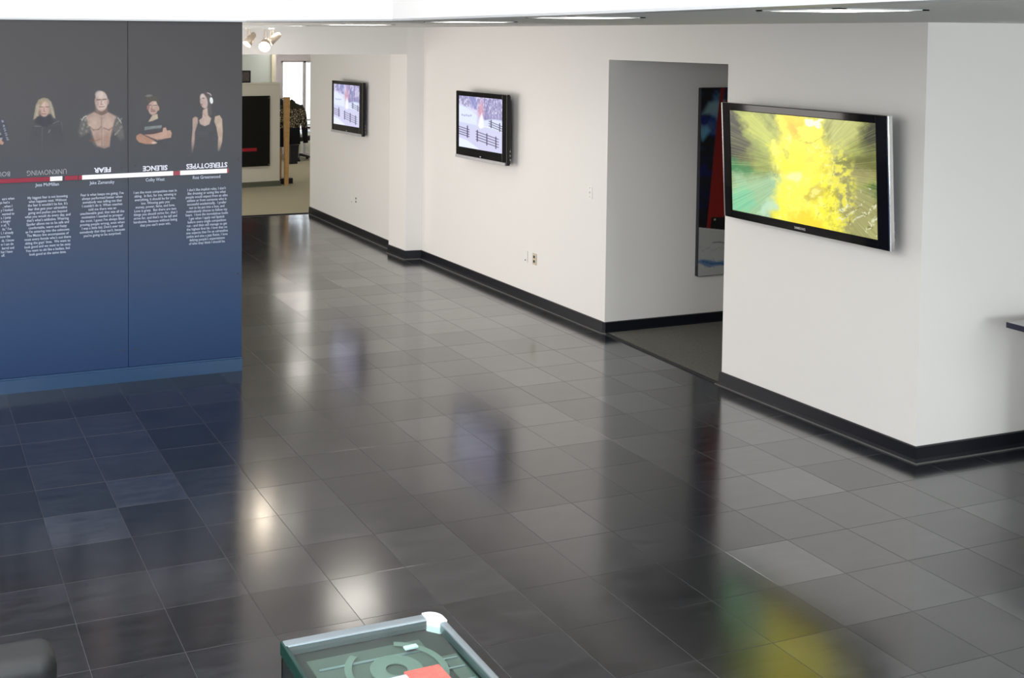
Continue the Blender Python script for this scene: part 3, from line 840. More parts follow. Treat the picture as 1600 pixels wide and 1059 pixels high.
def p_arms(cv):
    cv.poly([(213, 222), (216, 200), (222, 190), (232, 186), (246, 184), (256, 190), (266, 196), (270, 206), (268, 222), (262, 236), (220, 236)], (62, 63, 72), 4, .6)
    cv.poly([(232, 190), (238, 180), (246, 178), (247, 185), (238, 189)], (176, 160, 136), 1.2)
    cv.ell(239.5, 168, 7.8, 11.5, (176, 144, 132), 6, 1.4)
    cv.ell(231.5, 168, 2, 4, (150, 96, 92), 0, 1.4); cv.ell(247.4, 169.5, 1.5, 3.2, (186, 148, 134), 0, 1)
    cv.ell(243, 163, 3.5, 4, (196, 168, 152), 0, 2, .8)
    cv.poly([(228, 150), (233, 148), (244, 151), (248, 156), (248.5, 166), (246, 164), (244, 158), (238, 158), (232, 162), (230, 157)], (76, 70, 62), 1.2)
    cv.ell(232.5, 149.5, 5, 1.8, (108, 108, 106), -5, 1.2, .9)
    cv.line([(232.5, 164.5), (236, 164)], 1.4, (72, 50, 48), 1, .85); cv.line([(240, 164.5), (245, 164.5)], 1.4, (82, 58, 54), 1, .85)
    cv.line([(238, 165), (236.5, 170), (239, 171)], 1.3, (120, 82, 74), 1, .8); cv.line([(236, 173.8), (242, 173.8)], 1.5, (110, 70, 66), 1, .9)
    cv.line([(236, 171.8), (242, 171.6)], 1.1, (110, 82, 72), 1, .7)
    cv.poly([(226, 198), (238, 197), (253, 195.5), (252, 200), (240, 201), (226, 203.5)], (120, 130, 132), 1.2, .9)
    for i in range(8): cv.line([(229 + i * 3, 198.5), (228.5 + i * 3, 202)], .8, (84, 92, 98), .8, .7)
    cv.poly([(228, 208), (252, 205), (262, 204), (262, 209), (230, 211)], (84, 52, 56), 1.5, .8)
    cv.poly([(213, 212), (219, 208.5), (226, 212), (240, 219), (245, 223), (240, 225), (228, 225), (217, 222), (213, 217)], (170, 122, 98), 1.6)
    cv.poly([(226, 210.5), (240, 209.5), (254, 206), (255, 200), (259, 199), (261, 204), (266, 203.5), (268.5, 208), (267, 215), (260, 216), (246, 219), (236, 215)], (184, 144, 126), 1.5)
    cv.line([(228, 212), (240, 217), (250, 218)], 1, (108, 74, 62), 1.2, .7); cv.line([(262, 205), (262, 214)], .8, (140, 100, 88), 1, .6)
    cv.ell(241, 223, 4, 1.6, (196, 170, 156), 0, 1)
    fade_alpha(cv, 228, 238)


def p_head(cv):
    cv.poly([(303, 240), (304, 205), (309, 190), (312, 182), (320, 184), (330, 182), (336, 186), (339, 205), (341, 240)], (72, 71, 80), 4, .6)
    cv.ell(322, 155, 9, 11, (84, 72, 76), 0, 1.5); cv.poly([(322, 150), (330, 150), (331, 178), (325, 184)], (84, 78, 82), 2)
    cv.poly([(301, 185), (305, 182), (309, 184), (309, 192), (304.5, 206), (304, 222), (301, 240), (299, 240), (299.5, 218), (301, 200)], (168, 140, 130), 1.5)
    cv.poly([(336, 182), (343, 180), (347, 186), (348, 205), (347, 222), (343, 236), (340, 236), (341, 215), (338, 198), (335, 190)], (182, 158, 138), 1.5)
    cv.poly([(316, 184), (317, 172), (324, 168), (325, 180), (330, 185), (327, 194), (320, 197), (313, 194), (311, 188)], (184, 158, 146), 1.4)
    cv.ell(318.5, 158.5, 5.8, 11, (186, 158, 154), -12, 1.3)
    cv.ell(316.5, 151, 3.6, 4.5, (204, 182, 178), 0, 2, .8)
    cv.ell(317.5, 153.5, 2.2, 1.1, (104, 72, 78), 0, .8, .85); cv.ell(312.5, 155, 1.4, 1.1, (120, 88, 92), 0, .8, .8)
    cv.ell(314.8, 163.5, 1.8, 1.5, (148, 88, 96), 0, .8, .85); cv.line([(313, 157), (312.4, 160)], 1, (146, 112, 112), 1, .7)
    cv.line([(316, 176), (321, 181)], 1.2, (140, 112, 104), 1.5, .7)
    cv.ell(330.3, 157, 2.6, 5, (216, 220, 222), -8, .9); cv.line([(324, 145), (328, 146.5), (330, 149)], 1.1, (186, 172, 174), .9)
    fade_alpha(cv, 218, 240)


def p_edge(cv):
    cv.poly([(-20, 240), (-20, 180), (0, 184), (7, 187), (11, 196), (13, 208), (8, 222), (4, 225), (-4, 218)], (58, 60, 74), 2)
    for i in range(30):
        cv.ell(-6 + (i * 31 % 19), 187 + (i * 43 % 34), 1.8, 1.1, (128, 138, 158) if i % 3 else (36, 36, 46), i * 50, 1.2, .8)
    cv.poly([(-12, 212), (0, 216), (6, 223), (4, 226), (-8, 224)], (170, 128, 106), 1.5)
    fade_alpha(cv, 226, 240)


portrait(40, 108, 146, 242, p_blonde, 'printed portrait of a blonde person in a dark coat')
portrait(116, 196, 136, 242, p_bald, 'printed portrait of a bald bare-chested tattooed person')
portrait(204, 276, 142, 240, p_arms, 'printed portrait of a person in a cap with crossed arms')
portrait(292, 354, 138, 242, p_head, 'printed portrait of a person in a tank top with white headphones')
portrait(-26, 18, 176, 242, p_edge, 'printed portrait of a person in a plaid shirt')

# ------------------------------------------------------------------ television screens
M_scr_snow = attr_mat('screen_snow', 0.25, 1.0)
M_scr_big = attr_mat('screen_splash', 0.25, 1.0)


def fence(cv, pts, n_rail, h, wd, col):
    (x0, y0), (x1, y1) = pts
    for k in range(n_rail):
        dy = k * h / (n_rail - 0.5)
        cv.line([(x0, y0 + dy), (x1, y1 + dy)], wd, col, .7)


def p_snow(cv, mp_):
    X, Y = cv.X, cv.Y
    cv.over(np.ones(X.shape), lin((206, 212, 240)))
    n1 = vnoise(X * mp_[4] * 2.5, Y * mp_[4], 3.0, 3, 3)
    def T(u, v): return mp_[0] + u * mp_[1], mp_[2] + v * mp_[3] + u * mp_[5]
    # woods on top
    top = [T(-.05, -.1), T(1.05, -.1), T(1.05, .42), T(.8, .40), T(.6, .44), T(.42, .26), T(.3, .22), T(.15, .20), T(-.05, .12)]
    cv.poly(top, (150, 146, 190), 2)
    yt = (Y - mp_[2]) / mp_[3] - (X - mp_[0]) / mp_[1] * mp_[5] / mp_[3]
    mask = np.clip((0.42 - yt) * 8, 0, 1) * cv.c[..., 3]
    wood = np.clip((n1 - .5) * 6 + .3, 0, 1) * mask * (yt < 0.45) * ((X - mp_[0]) / mp_[1] * 0.5 + 0.10 + 0.04 > yt - 0.02)
    cv.over(wood * .75, lin((226, 220, 246)))
    cv.poly([T(.25, 0), T(.4, 0), T(.42, .24), T(.28, .2)], (128, 140, 206), 3, .5)
    for k in range(9):
        u = .55 + k * .05
        cv.line([T(u, .02), T(u - .03 + .02 * (k % 3), .40)], 1.1 * mp_[4], (130, 126, 178), .8, .7)
    cv.line([T(.62, .42), T(.64, .2), T(.72, .04)], 1.6 * mp_[4], (120, 118, 170), .8, .9)
    # white slope ground
    cv.poly([T(-.05, .16), T(.15, .22), T(.3, .28), T(.42, .36), T(.42, .55), T(-.05, .5)], (224, 232, 252), 2)
    cv.poly([T(.42, .55), T(.62, .44), T(.85, .42), T(1.05, .46), T(1.05, .62), T(.7, .58)], (216, 224, 250), 2)
    for k in range(5): cv.ell(*T(.08 + k * .05, .37 + .01 * (k % 2)), 1.5 * mp_[4], 1.5 * mp_[4], (160, 170, 205), 0, 1, .8)
    cv.poly([T(.42, .3), T(.5, .02), T(.56, .02), T(.6, .3), T(.56, .42), T(.46, .42)], (214, 172, 206), 4, .5)
    cv.poly([T(.47, .16), T(.54, .1), T(.57, .3), T(.5, .4), T(.45, .36)], (226, 150, 150), 3, .45)
    cv.poly([T(.48, .42), T(.53, .30), T(.57, .42), T(.58, .58), T(.5, .62), T(.45, .56)], (246, 244, 255), 2)
    cv.poly([T(-.05, .62), T(.3, .60), T(.6, .62), T(1.05, .64), T(1.05, 1.05), T(-.05, 1.05)], (210, 206, 240), 4, .6)
    cv.line([T(.55, .56), T(.8, .58), T(1.0, .64)], 1.2 * mp_[4], (240, 240, 255), .8)
    cv.poly([T(-.05, .80), T(.2, .86), T(.45, 1.0), T(.5, 1.1), T(-.05, 1.1)], (232, 238, 255), 2)
    col = (74, 70, 104)
    w_ = 1.25 * mp_[4]
    for r in range(4):
        a = .58 + r * .045; cv.line([T(0, a + .02), T(.24, a + .07)], w_, col, .7)
        b_ = .70 + r * .052; cv.line([T(.40, b_ - .03), T(.92, b_ + .09)], w_, col, .7)
        if r < 3: c_ = .45 + r * .045; cv.line([T(.70, c_), T(1.02, c_ + .09)], w_, col, .7)
    for u, v0, v1 in ((.20, .58, .80), (.43, .65, .86), (.65, .70, .92), (.86, .75, .97), (.75, .43, .57), (.95, .48, .63)):
        cv.line([T(u, v0), T(u, v1)], 1.8 * mp_[4], col, .7)


def p_splash(cv):
    X, Y = cv.X, cv.Y
    cv.X = X + 13 * (vnoise(X, Y, 15, 21, 3) - .5) + 6 * (vnoise(X, Y, 4, 22, 2) - .5); cv.Y = Y + 13 * (vnoise(X, Y, 15, 23, 3) - .5) + 6 * (vnoise(X, Y, 4, 24, 2) - .5)
    cx, cy = 1258, 262
    dx, dy = X - cx, (Y - cy) * 1.15
    r = np.hypot(dx, dy); th = np.arctan2(dy, dx)
    cv.over(np.ones(X.shape), lin((138, 144, 62)))
    ray = vnoise(th * 40 + 200, r * 0.06 + 3, 1.6, 5, 3)
    cv.over(np.clip((ray - .45) * 3, 0, 1) * .5, lin((196, 206, 100)))
    cv.over(np.clip((.48 - ray) * 3.4, 0, 1) * .6, lin((112, 118, 30)))
    # left side dark and green
    cv.ell(1150, 208, 34, 56, (22, 20, 10), 8, 30, .97); cv.ell(1138, 235, 14, 30, (12, 24, 12), 0, 14, .9)
    cv.poly([(1150, 172), (1185, 174), (1240, 250), (1215, 262), (1165, 205)], (206, 216, 92), 16, .8)
    cv.poly([(1136, 245), (1150, 250), (1190, 268), (1150, 276), (1138, 262)], (18, 128, 66), 12, .9)
    cv.poly([(1140, 270), (1190, 276), (1232, 268), (1215, 330), (1180, 342), (1144, 330)], (158, 200, 156), 18, .95)
    cv.poly([(1138, 300), (1165, 290), (1185, 315), (1160, 336), (1142, 328)], (118, 206, 160), 12, .8)
    cv.poly([(1165, 205), (1200, 225), (1228, 270), (1180, 268)], (150, 168, 74), 12, .5)
    # right side
    cv.poly([(1292, 176), (1350, 186), (1345, 215), (1300, 255)], (204, 206, 120), 16, .7)
    cv.ell(1364, 212, 18, 30, (28, 34, 6), 0, 18, .95); cv.ell(1352, 262, 26, 20, (84, 84, 24), 0, 14, .7)
    cv.ell(1366, 300, 14, 14, (60, 96, 40), 0, 12, .85)
    cv.poly([(1300, 262), (1370, 268), (1370, 285), (1310, 290)], (178, 170, 112), 12, .6)
    cv.poly([(1305, 290), (1360, 300), (1374, 330), (1374, 378), (1310, 366), (1300, 330)], (164, 160, 104), 14, .9)
    ray2 = vnoise(th * 90 + 100, r * 0.02 + 1, 1.1, 9, 2)
    cv.over(np.clip((ray2 - .5) * 3, 0, 1) * .18 * (r > 60), lin((222, 226, 150)))
    cv.over(np.clip((.5 - ray2) * 3, 0, 1) * .18 * (r > 60), lin((70, 80, 22)))
    # centre column
    yl = (255, 246, 60)
    cv.poly([(1215, 178), (1262, 180), (1286, 186), (1284, 212), (1296, 228), (1300, 262), (1306, 300), (1318, 368), (1250, 360), (1204, 344), (1212, 300), (1222, 272), (1206, 252), (1202, 225), (1218, 222)], yl, 14, .94)
    m_ = np.clip((1 - np.hypot((X - 1256) / 56, (Y - 272) / 110)) * 3, 0, 1)
    nz = vnoise(X, Y, 9, 31, 4); cv.over(np.clip((nz - .54) * 5, 0, 1) * .5 * m_, lin((214, 196, 40)))
    nz = vnoise(X + 40, Y, 7, 33, 4); cv.over(np.clip((nz - .58) * 6, 0, 1) * .6 * m_, lin((255, 252, 150)))
    m2 = np.clip((1 - np.hypot((X - 1312) / 30, (Y - 300) / 90)) * 2, 0, 1); nz = vnoise(X, Y + 9, 6, 35, 4)
    cv.over(np.clip((nz - .47) * 6, 0, 1) * .8 * m2, lin((246, 238, 70))); cv.over(np.clip((.44 - nz) * 6, 0, 1) * .6 * m2, lin((150, 138, 50)))
    cv.ell(1246, 300, 26, 48, (255, 250, 92), 0, 26, .7)
    cv.ell(1240, 250, 22, 26, (255, 240, 40), 0, 12, .8)
    cv.poly([(1226, 182), (1258, 184), (1262, 206), (1244, 216), (1230, 204)], (252, 206, 30), 8, .9)
    cv.ell(1240, 200, 8, 7, (250, 184, 30), 0, 6, .7)
    cv.poly([(1260, 184), (1285, 187), (1284, 198), (1262, 196)], (244, 250, 214), 2.5)
    cv.poly([(1244, 196), (1262, 197), (1284, 199), (1282, 214), (1272, 224), (1250, 220)], (254, 238, 70), 4)
    cv.line([(1246, 219), (1260, 225), (1276, 223), (1283, 210)], 1.6, (196, 176, 40), 1.2, .8)
    cv.ell(1226, 240, 4.5, 9, (196, 196, 50), -38, 2, .8); cv.ell(1226, 240, 2.5, 6, (226, 224, 80), -38, 1.5, .8)
    cv.poly([(1204, 218), (1210, 216), (1218, 232), (1214, 250), (1207, 244)], (255, 246, 96), 2)
    for i in range(46):
        a = i * 2.399; k = 22 + (i * 17 % 30)
        x = 1288 + 12 * math.sin(a) + (i % 5) * 2.5; y = 225 + i * 3.1
        cv.line([(x, y), (x + 5 * math.cos(a), y + 6 * math.sin(a) + 3)], .9 + (i % 3) * .4, (250, 240, 120) if i % 3 else (170, 150, 40), .9, .8)
    for i in range(18):
        x = 1208 + (i * 23 % 26); y = 268 + (i * 31 % 80)
        cv.line([(x, y), (x + 4, y + 5)], 1, (240, 236, 150), 1, .7)
    cv.ell(1275, 302, 10, 16, (206, 186, 60), 25, 4, .7); cv.ell(1276, 300, 5, 9, (250, 242, 130), 25, 3, .8)
    cv.ell(1262, 312, 5, 7, (196, 168, 50), 0, 3, .6)
    cv.poly([(1232, 338), (1262, 330), (1285, 345), (1296, 362), (1240, 355)], (252, 216, 26), 6, .8)
    cv.ell(1242, 276, 12, 6, (255, 252, 170), -15, 4, .8)
    cv.poly([(1184, 328), (1210, 312), (1214, 330), (1190, 342)], (190, 226, 196), 7, .8)
    for i in range(60):
        x = 1308 + (i * 41 % 64); y = 318 + (i * 29 % 54) * (0.4 + 0.6 * (x - 1300) / 74)
        cv.ell(x, y, 1.4 + (i % 3) * .5, 1.0, (232, 234, 196) if i % 4 else (110, 104, 50), i * 50, .9, .85)
    for i in range(10):
        cv.ell(1316 + i * 6, 296 + (i * 13 % 30), .9, .9, (240, 240, 220), 0, .7, .8)


def television(name, cx, q, scr, painter, m_scr, label, res, strip=False, depth=0.24, wallx=7.7, big=False):
    cy, cz, yaw, tilt, W, H = q
    t = thing(name, label, 'television', (cx, cy, cz), 0, 'flat televisions on the right hand walls')
    r = Vector((math.sin(yaw), -math.cos(yaw), 0)); n = Vector((-math.cos(yaw), -math.sin(yaw), 0))
    u = Vector((0, 0, 1)) * math.cos(tilt) - n * math.sin(tilt)
    nn = r.cross(u)
    R = Matrix((r, nn * -1, u)).transposed()     # local x right, y into the wall, z up
    t.rotation_euler = R.to_euler()
    bpy.context.view_layer.update()
    s0, s1, s2, s3 = scr                          # left, right, top, bottom fractions
    # bezel: frame around the recessed screen
    bm = bmesh.new()
    L_, Rr, T_, B_ = -W / 2, W / 2, H / 2, -H / 2
    a, b, c_, d = s0 * W, s1 * W, s2 * H, s3 * H
    box(bm, L_, a, 0, 0.10, B_, T_, bev=0.015); box(bm, b, Rr, 0, 0.10, B_, T_, bev=0.015)
    box(bm, a - 0.01, b + 0.01, 0.001, 0.10, c_, T_, bev=0.012); box(bm, a - 0.01, b + 0.01, 0.001, 0.10, B_, d, bev=0.012)
    link('bezel', bm, M_tvblack, t)
    # back chassis
    bm = bmesh.new(); box(bm, L_ + 0.03, Rr - 0.03, 0.095, depth * 0.6, B_ + 0.03, T_ - 0.03, bev=0.02)
    box(bm, L_ + 0.12, Rr - 0.12, depth * 0.58, depth, B_ + 0.12, T_ - 0.12, bev=0.05)
    link('back_cover', bm, M_tvmatt, t)
    # ports on the near side
    for z in (-0.30, -0.36, -0.42):
        link('side_port', B(Rr - 0.035, Rr - 0.022, 0.11, 0.13, z * H - 0.02, z * H + 0.02), M_silver, t)
    # wall bracket
    gap = (wallx - cx) / max(0.5, abs(nn.x))
    bm = bmesh.new(); box(bm, -0.35, 0.35, depth - 0.01, depth + 0.04, -0.3, 0.3); box(bm, -0.2, 0.2, gap - 0.09, gap - 0.04, -0.28, 0.28)
    tube(bm, [(-0.1, depth, 0.1), (0.0, gap - 0.06, 0.1)], 0.03); tube(bm, [(-0.1, depth, -0.1), (0.0, gap - 0.06, -0.1)], 0.03)
    link('wall_bracket', bm, M_tvmatt, t)
    if strip:
        link('bottom_strip', B(L_ + 0.02, Rr - 0.05, -0.035, 0.03, B_ - 0.005, B_ + 0.075, bev=0.012), M_strips, t)['label'] = 'silver strip along the bottom edge'
    if big:
        for s_ in (-1, 1):
            x = s_ * (W / 2)
            link('edge_trim', B(x - 0.02, x + 0.012, 0.0, 0.09, -H * .5, H * .5, bev=0.008), M_chrome, t)['label'] = 'thin clear chrome-like edge trim'
    # power light and logo
    if not big: link('power_light', B(-0.03, 0.03, -0.004, 0.004, (d + B_) / 2 - 0.05, (d + B_) / 2 - 0.02), M_silver, t)
    c0 = np.array([cx, cy, cz]); rv, uv, nv = np.array(r), np.array(u), np.array(nn)
    o0 = c0 + rv * a + uv * d - nv * 0.006
    o = grid_obj('screen', o0, rv * (b - a), uv * (c_ - d), res[0], res[1], painter, m_scr, t, t.matrix_world.inverted())
    return t, R


television('television', 7.05, (22.6418, 4.1663, 0.081, 0.0008, 2.3104, 1.7244), (-.435, .392, .437, -.341), lambda cv: p_snow(cv, (521.5, 39.5, 131.0, 62.5, .62, 3.6)), M_scr_snow,
           'smaller flat television showing a snowy scene, farthest along beyond the column', (90, 130), True, depth=0.19, wallx=7.33)
television('television', 7.30, (13.8071, 4.2039, 0.0618, -0.0105, 2.4906, 1.7719), (-.44, .41, .429, -.338), lambda cv: p_snow(cv, (716.9, 67.3, 149.2, 80, 1.0, 5.9)), M_scr_snow,
           'flat television showing a snowy scene with fences, above a pair of outlets', (150, 180), True, wallx=7.69)
tv3, R3 = television('television', 7.35, (2.5835, 4.3172, 0.0098, -0.061, 3.7399, 2.0957), (-.445, .436, .438, -.431), p_splash, M_scr_big,
                     'large flat television showing a yellow liquid splash, nearest the wall corner', (300, 230), False, depth=0.2, wallx=7.79, big=True)
v, f = text_mesh('SAMSUNG', 0.02)
v[:, 0] -= (v[:, 0].min() + v[:, 0].max()) / 2; v[:, 0] *= 0.055; v[:, 1] = (v[:, 1] - .35) * 0.055
me = bpy.data.meshes.new('logo_lettering'); me.from_pydata([(a * S, -0.006 * S, (b - 0.468 * 2.0957) * S) for a, b, _ in v], [], f); me.materials.append(M_silver)
o = bpy.data.objects.new('logo_lettering', me); COL.objects.link(o); o.parent = tv3

# ------------------------------------------------------------------ painting in the alcove
art = thing('painting', 'tall dark blue painting with a red triangle, hanging in the carpeted alcove', 'painting', (10.16, 8.79, 1.12))
bpy.context.view_layer.update()
link('canvas', B(0, 2.9, -0.10, 0, 0, 4.29, bev=0.012), mat('canvas_edge', (0.02, 0.02, 0.03), 0.5), art)


def p_art(cv):
    X, Y = cv.X, cv.Y
    cv.over(np.ones(X.shape), lin((12, 12, 20)))
    n = vnoise(X, Y, 22, 11, 4); n2 = vnoise(X, Y, 34, 4, 3)
    k = np.clip(1 - np.abs(Y - 190) / 60, 0, 1)
    cv.over(np.clip((n - .46) * 5, 0, 1) * k, lin((40, 100, 160)))
    cv.over(np.clip((n - .58) * 6, 0, 1) * k, lin((128, 168, 184)))
    cv.over(np.clip((n2 - .52) * 5, 0, 1) * .8, lin((8, 20, 100)))
    cv.poly([(1098, 178), (1108, 160), (1132, 158), (1132, 176), (1124, 196), (1118, 178), (1106, 178)], (118, 150, 160), 7, .9)
    cv.poly([(1092, 206), (1104, 196), (1110, 204), (1098, 220)], (92, 150, 178), 6, .9)
    cv.ell(1100, 188, 7, 8, (10, 28, 96), 0, 4)
    cv.poly([(1127, 130), (1133, 130), (1128, 175), (1120, 235), (1112, 340), (1109, 358), (1104, 358), (1108, 320), (1120, 190)], (120, 22, 20), 1.5)
    cv.poly([(1127, 160), (1150, 150), (1150, 342), (1106, 342), (1116, 250)], (124, 22, 18), 1.5)
    cv.poly([(1111, 339), (1160, 339), (1160, 362), (1111, 360)], (14, 14, 18), 1.2)
    cv.ell(1117, 343, 1.2, 1.2, (200, 200, 200), 0, .8)
    cv.poly([(1080, 354), (1140, 361), (1200, 366), (1200, 440), (1080, 440)], (168, 170, 168), 1)
    cv.line([(1090, 356), (1150, 362)], 1.5, (190, 190, 190), 1)
    cv.line([(1114, 379), (1124, 378), (1134, 380), (1150, 379)], 1.3, (60, 62, 66), 1, .9)
    for i in range(12): cv.line([(1092 + i * 4, 385 + (i * 7 % 9)), (1096 + i * 4, 386 + (i * 5 % 7))], .8, (120, 122, 122), .8, .6)
    cv.poly([(1086, 408), (1100, 405), (1120, 409), (1136, 407), (1150, 412), (1136, 414), (1118, 415), (1108, 418)], (70, 110, 150), 2, .85)
    cv.line([(1098, 408), (1112, 412), (1126, 411), (1134, 414)], 2, (40, 72, 120), 1.2, .9)
    for i in range(14): cv.line([(1094 + i * 3.4, 404 + (i * 5 % 6)), (1099 + i * 3.4, 410 + (i * 7 % 9))], .9, (60, 110, 160), 1, .7)


grid_obj('painted_face', (10.17, 8.685, 1.13), (2.88, 0, 0), (0, 0, 4.27), 130, 260, p_art, attr_mat('painting_print', 0.5), art, art.matrix_world.inverted())

# ------------------------------------------------------------------ wall plates


def plate(x, y, z, rz, m, kind, label):
    t = thing('wall_outlet' if kind != 'switch' else 'light_switch', label, 'outlet' if kind != 'switch' else 'switch', (x, y, z), rz)
    link('cover_plate', B(-0.085, 0.085, -0.015, 0.0, -0.14, 0.14, bev=0.006), m, t)
    if kind == 'outlet':
        for zz in (-0.055, 0.055):
            s_ = link('socket', B(-0.035, 0.035, -0.02, -0.014, zz - 0.03, zz + 0.03, bev=0.008), M_slot, t)
    elif kind == 'switch':
        link('toggle', B(-0.02, 0.02, -0.05, -0.014, -0.02, 0.03), m, t)
        for zz in (-0.1, 0.1): link('screw', B(-0.008, 0.008, -0.018, -0.014, zz - 0.008, zz + 0.008), M_slot, t)
    else:
        link('jack', B(-0.02, 0.02, -0.02, -0.014, -0.11, -0.08), M_slot, t)
    return t


rz = math.pi * 1.5
plate(7.374, 22.93, 1.10, rz, M_white, 'blank', 'blank white wall plate under the farthest television')
plate(7.371, 22.53, 1.12, rz, M_white, 'outlet', 'white power outlet under the farthest television')
plate(7.716, 12.13, 1.12, rz, M_white, 'blank', 'blank white wall plate beside the beige outlet')
plate(7.722, 11.72, 1.12, rz, M_beige, 'outlet', 'beige power outlet low on the wall past the television')
plate(7.768, 9.42, 3.05, rz, M_white, 'switch', 'white light switch near the alcove opening')

# ------------------------------------------------------------------ ceiling lights
M_lframe = mat('lamp_frame', (0.62, 0.66, 0.66), 0.4)


def troffer(x, y, label, lx=3.0, ly=1.5, rz=0):
    t = thing('ceiling_light', label, 'ceiling light', (x, y, CEIL), rz, 'fluorescent troffers in the gallery ceiling')
    bm = bmesh.new()
    for a in ((-lx / 2, lx / 2, -ly / 2, -ly / 2 + 0.08), (-lx / 2, lx / 2, ly / 2 - 0.08, ly / 2), (-lx / 2, -lx / 2 + 0.08, -ly / 2, ly / 2), (lx / 2 - 0.08, lx / 2, -ly / 2, ly / 2)):
        box(bm, *a, -0.012, -0.001)
    link('frame', bm, M_lframe, t)
    link('diffuser', B(-lx / 2 + 0.08, lx / 2 - 0.08, -ly / 2 + 0.08, ly / 2 - 0.08, -0.010, -0.001), M_lamp if y < 20 else M_lamp_far, t)
    return t


for x, y, w_, lb in ((3.1, 11.9, 1.3, 'lit ceiling light just beyond the printed mural'), (2.5, 5.2, 1.2, 'lit ceiling light above the floor before the column'),
                    (1.5, 0.1, 1.1, 'lit ceiling light before the television above the outlets'), (1.05, -4.7, 1.0, 'lit ceiling light nearest the large television'),
                    (2.85, 16.6, 1.3, 'lit ceiling light beside the spotlight track, close to the beam')):
    troffer(x, y, lb, w_, w_ if y < 16 else 0.45)
for x, y in ((3, 31), (9, 30), (12, 38), (6, 40), (12.6, 43)):  # last one is added out of view to light the window header
    troffer(x, y, 'lit ceiling light in the room beyond the beam, above the %s' % {(4, 23.5): 'farthest television', (3, 31): 'display board', (9, 30): 'clothes rack', (12, 38): 'office chair', (6, 40): 'pale office wall', (12.6, 43): 'tall bright window, added to light its header'}[(x, y)], 3.0, 1.5)

# track spotlights
M_spotbody = mat('spot_body', (0.62, 0.52, 0.42), 0.35, metal=0.4)
tr = thing('light_track', 'white ceiling track carrying three spotlights in front of the beam', 'light track', (1.9, 16.0, CEIL))
link('track_rail', B(-1.6, 0.9, -0.04, 0.04, -0.07, -0.005), M_white, tr)
for k, (px_, py_, dirv, lb) in enumerate(((414, 71, (-0.45, -0.8, -0.55), 'largest lit spotlight on the track, facing into the gallery'), (424, 63, (-0.8, 0.1, -0.6), 'lit spotlight behind the largest one on the track'),
                                          (388, 66, (-0.6, -0.2, -0.75), 'lit spotlight next to the mural edge on the track'))):
    q = atY(px_, py_, 16.0 + (0.7 if k == 1 else 0))
    t = thing('spotlight', lb, 'spotlight', tuple(q), 0, 'spotlights on the ceiling track')
    d = Vector(dirv).normalized()
    rr = 0.16 if k == 0 else 0.12
    bm = bmesh.new(); tube(bm, [-d * 0.30, -d * 0.26, -d * 0.1, d * 0.06], [0.05, 0.08, rr * 0.85, rr], 16); link('housing', bm, M_spotbody, t, True)
    bm = bmesh.new(); tube(bm, [d * 0.055, d * 0.075], rr * 0.93, 16); link('lens', bm, M_spot, t)
    H_ = CEIL - 0.07 - q[2]
    bm = bmesh.new(); tube(bm, [(0.05, 0, 0), (0.06, 0, H_ * .5), (0.02, 0, H_)], 0.014, 6); tube(bm, [(-0.05, 0, 0), (-0.03, 0, H_ * .5), (0.0, 0, H_)], 0.014, 6)
    tube(bm, [(-0.09, 0, 0), (0.09, 0, 0)], 0.012, 6)
    link('bracket', bm, M_spotbody, t)
    link('track_adapter', B(-0.07, 0.07, -0.04, 0.04, H_ - 0.03, H_), M_white, t)
    ld = bpy.data.lights.new('spot_light', 'SPOT'); ld.energy = 5; ld.color = (1, .86, .68); ld.spot_size = math.radians(80); ld.spot_blend = 0.8; ld.shadow_soft_size = 0.05
    lo_ = bpy.data.objects.new('spot_light', ld); COL.objects.link(lo_); lo_.location = (Vector(q) + d * 0.14) * S; lo_.rotation_euler = d.to_track_quat('-Z', 'Y').to_euler()

# ------------------------------------------------------------------ counter at the right edge
ct = thing('counter_table', 'dark edged counter top with a grey surface beside the wall by the right edge', 'table', (9.2, 0.0, 0))
link('table_top', B(0, 4.5, -4.2, 0.1, 2.09, 2.19, bev=0.012), mat('laminate_grey', (0.42, 0.42, 0.43), 0.35), ct)
link('edge_band', B(-0.012, 4.5, -4.212, 0.112, 2.095, 2.18), mat('navy_edge', (0.008, 0.008, 0.03), 0.3), ct)
bm = bmesh.new(); box(bm, 0.45, 4.2, -3.8, -0.3, 0, 0.2); box(bm, 0.45, 4.2, -3.8, -0.35, 0.2, 2.09, bev=0.01)
link('pedestal', bm, M_white, ct)

# ------------------------------------------------------------------ display case, bottom of the frame
ZC = 2.25
cs = thing('display_case', 'glass topped display case with rounded aluminium corners in the foreground', 'display case', (-3.08, -5.15, 0), 0.0)
M_gl = bpy.data.materials.new('case_glass'); M_gl.use_nodes = True
_n = M_gl.node_tree; _n.nodes.remove(_n.nodes['Principled BSDF'])
_t = _n.nodes.new('ShaderNodeBsdfTransparent'); _t.inputs[0].default_value = (0.86, 0.95, 0.925, 1)
_g = _n.nodes.new('ShaderNodeBsdfGlossy'); _g.inputs['Roughness'].default_value = 0.02
_f = _n.nodes.new('ShaderNodeFresnel'); _f.inputs['IOR'].default_value = 1.5
_m = _n.nodes.new('ShaderNodeMixShader'); _b = _n.nodes.new('ShaderNodeNewGeometry'); _s = _n.nodes.new('ShaderNodeMath'); _s.operation = 'SUBTRACT'; _s.inputs[0].default_value = 1; _n.links.new(_b.outputs['Backfacing'], _s.inputs[1])
_p = _n.nodes.new('ShaderNodeMath'); _p.operation = 'MULTIPLY'; _n.links.new(_s.outputs[0], _p.inputs[0]); _n.links.new(_f.outputs[0], _p.inputs[1])
_n.links.new(_p.outputs[0], _m.inputs[0]); _n.links.new(_t.outputs[0], _m.inputs[1]); _n.links.new(_g.outputs[0], _m.inputs[2])
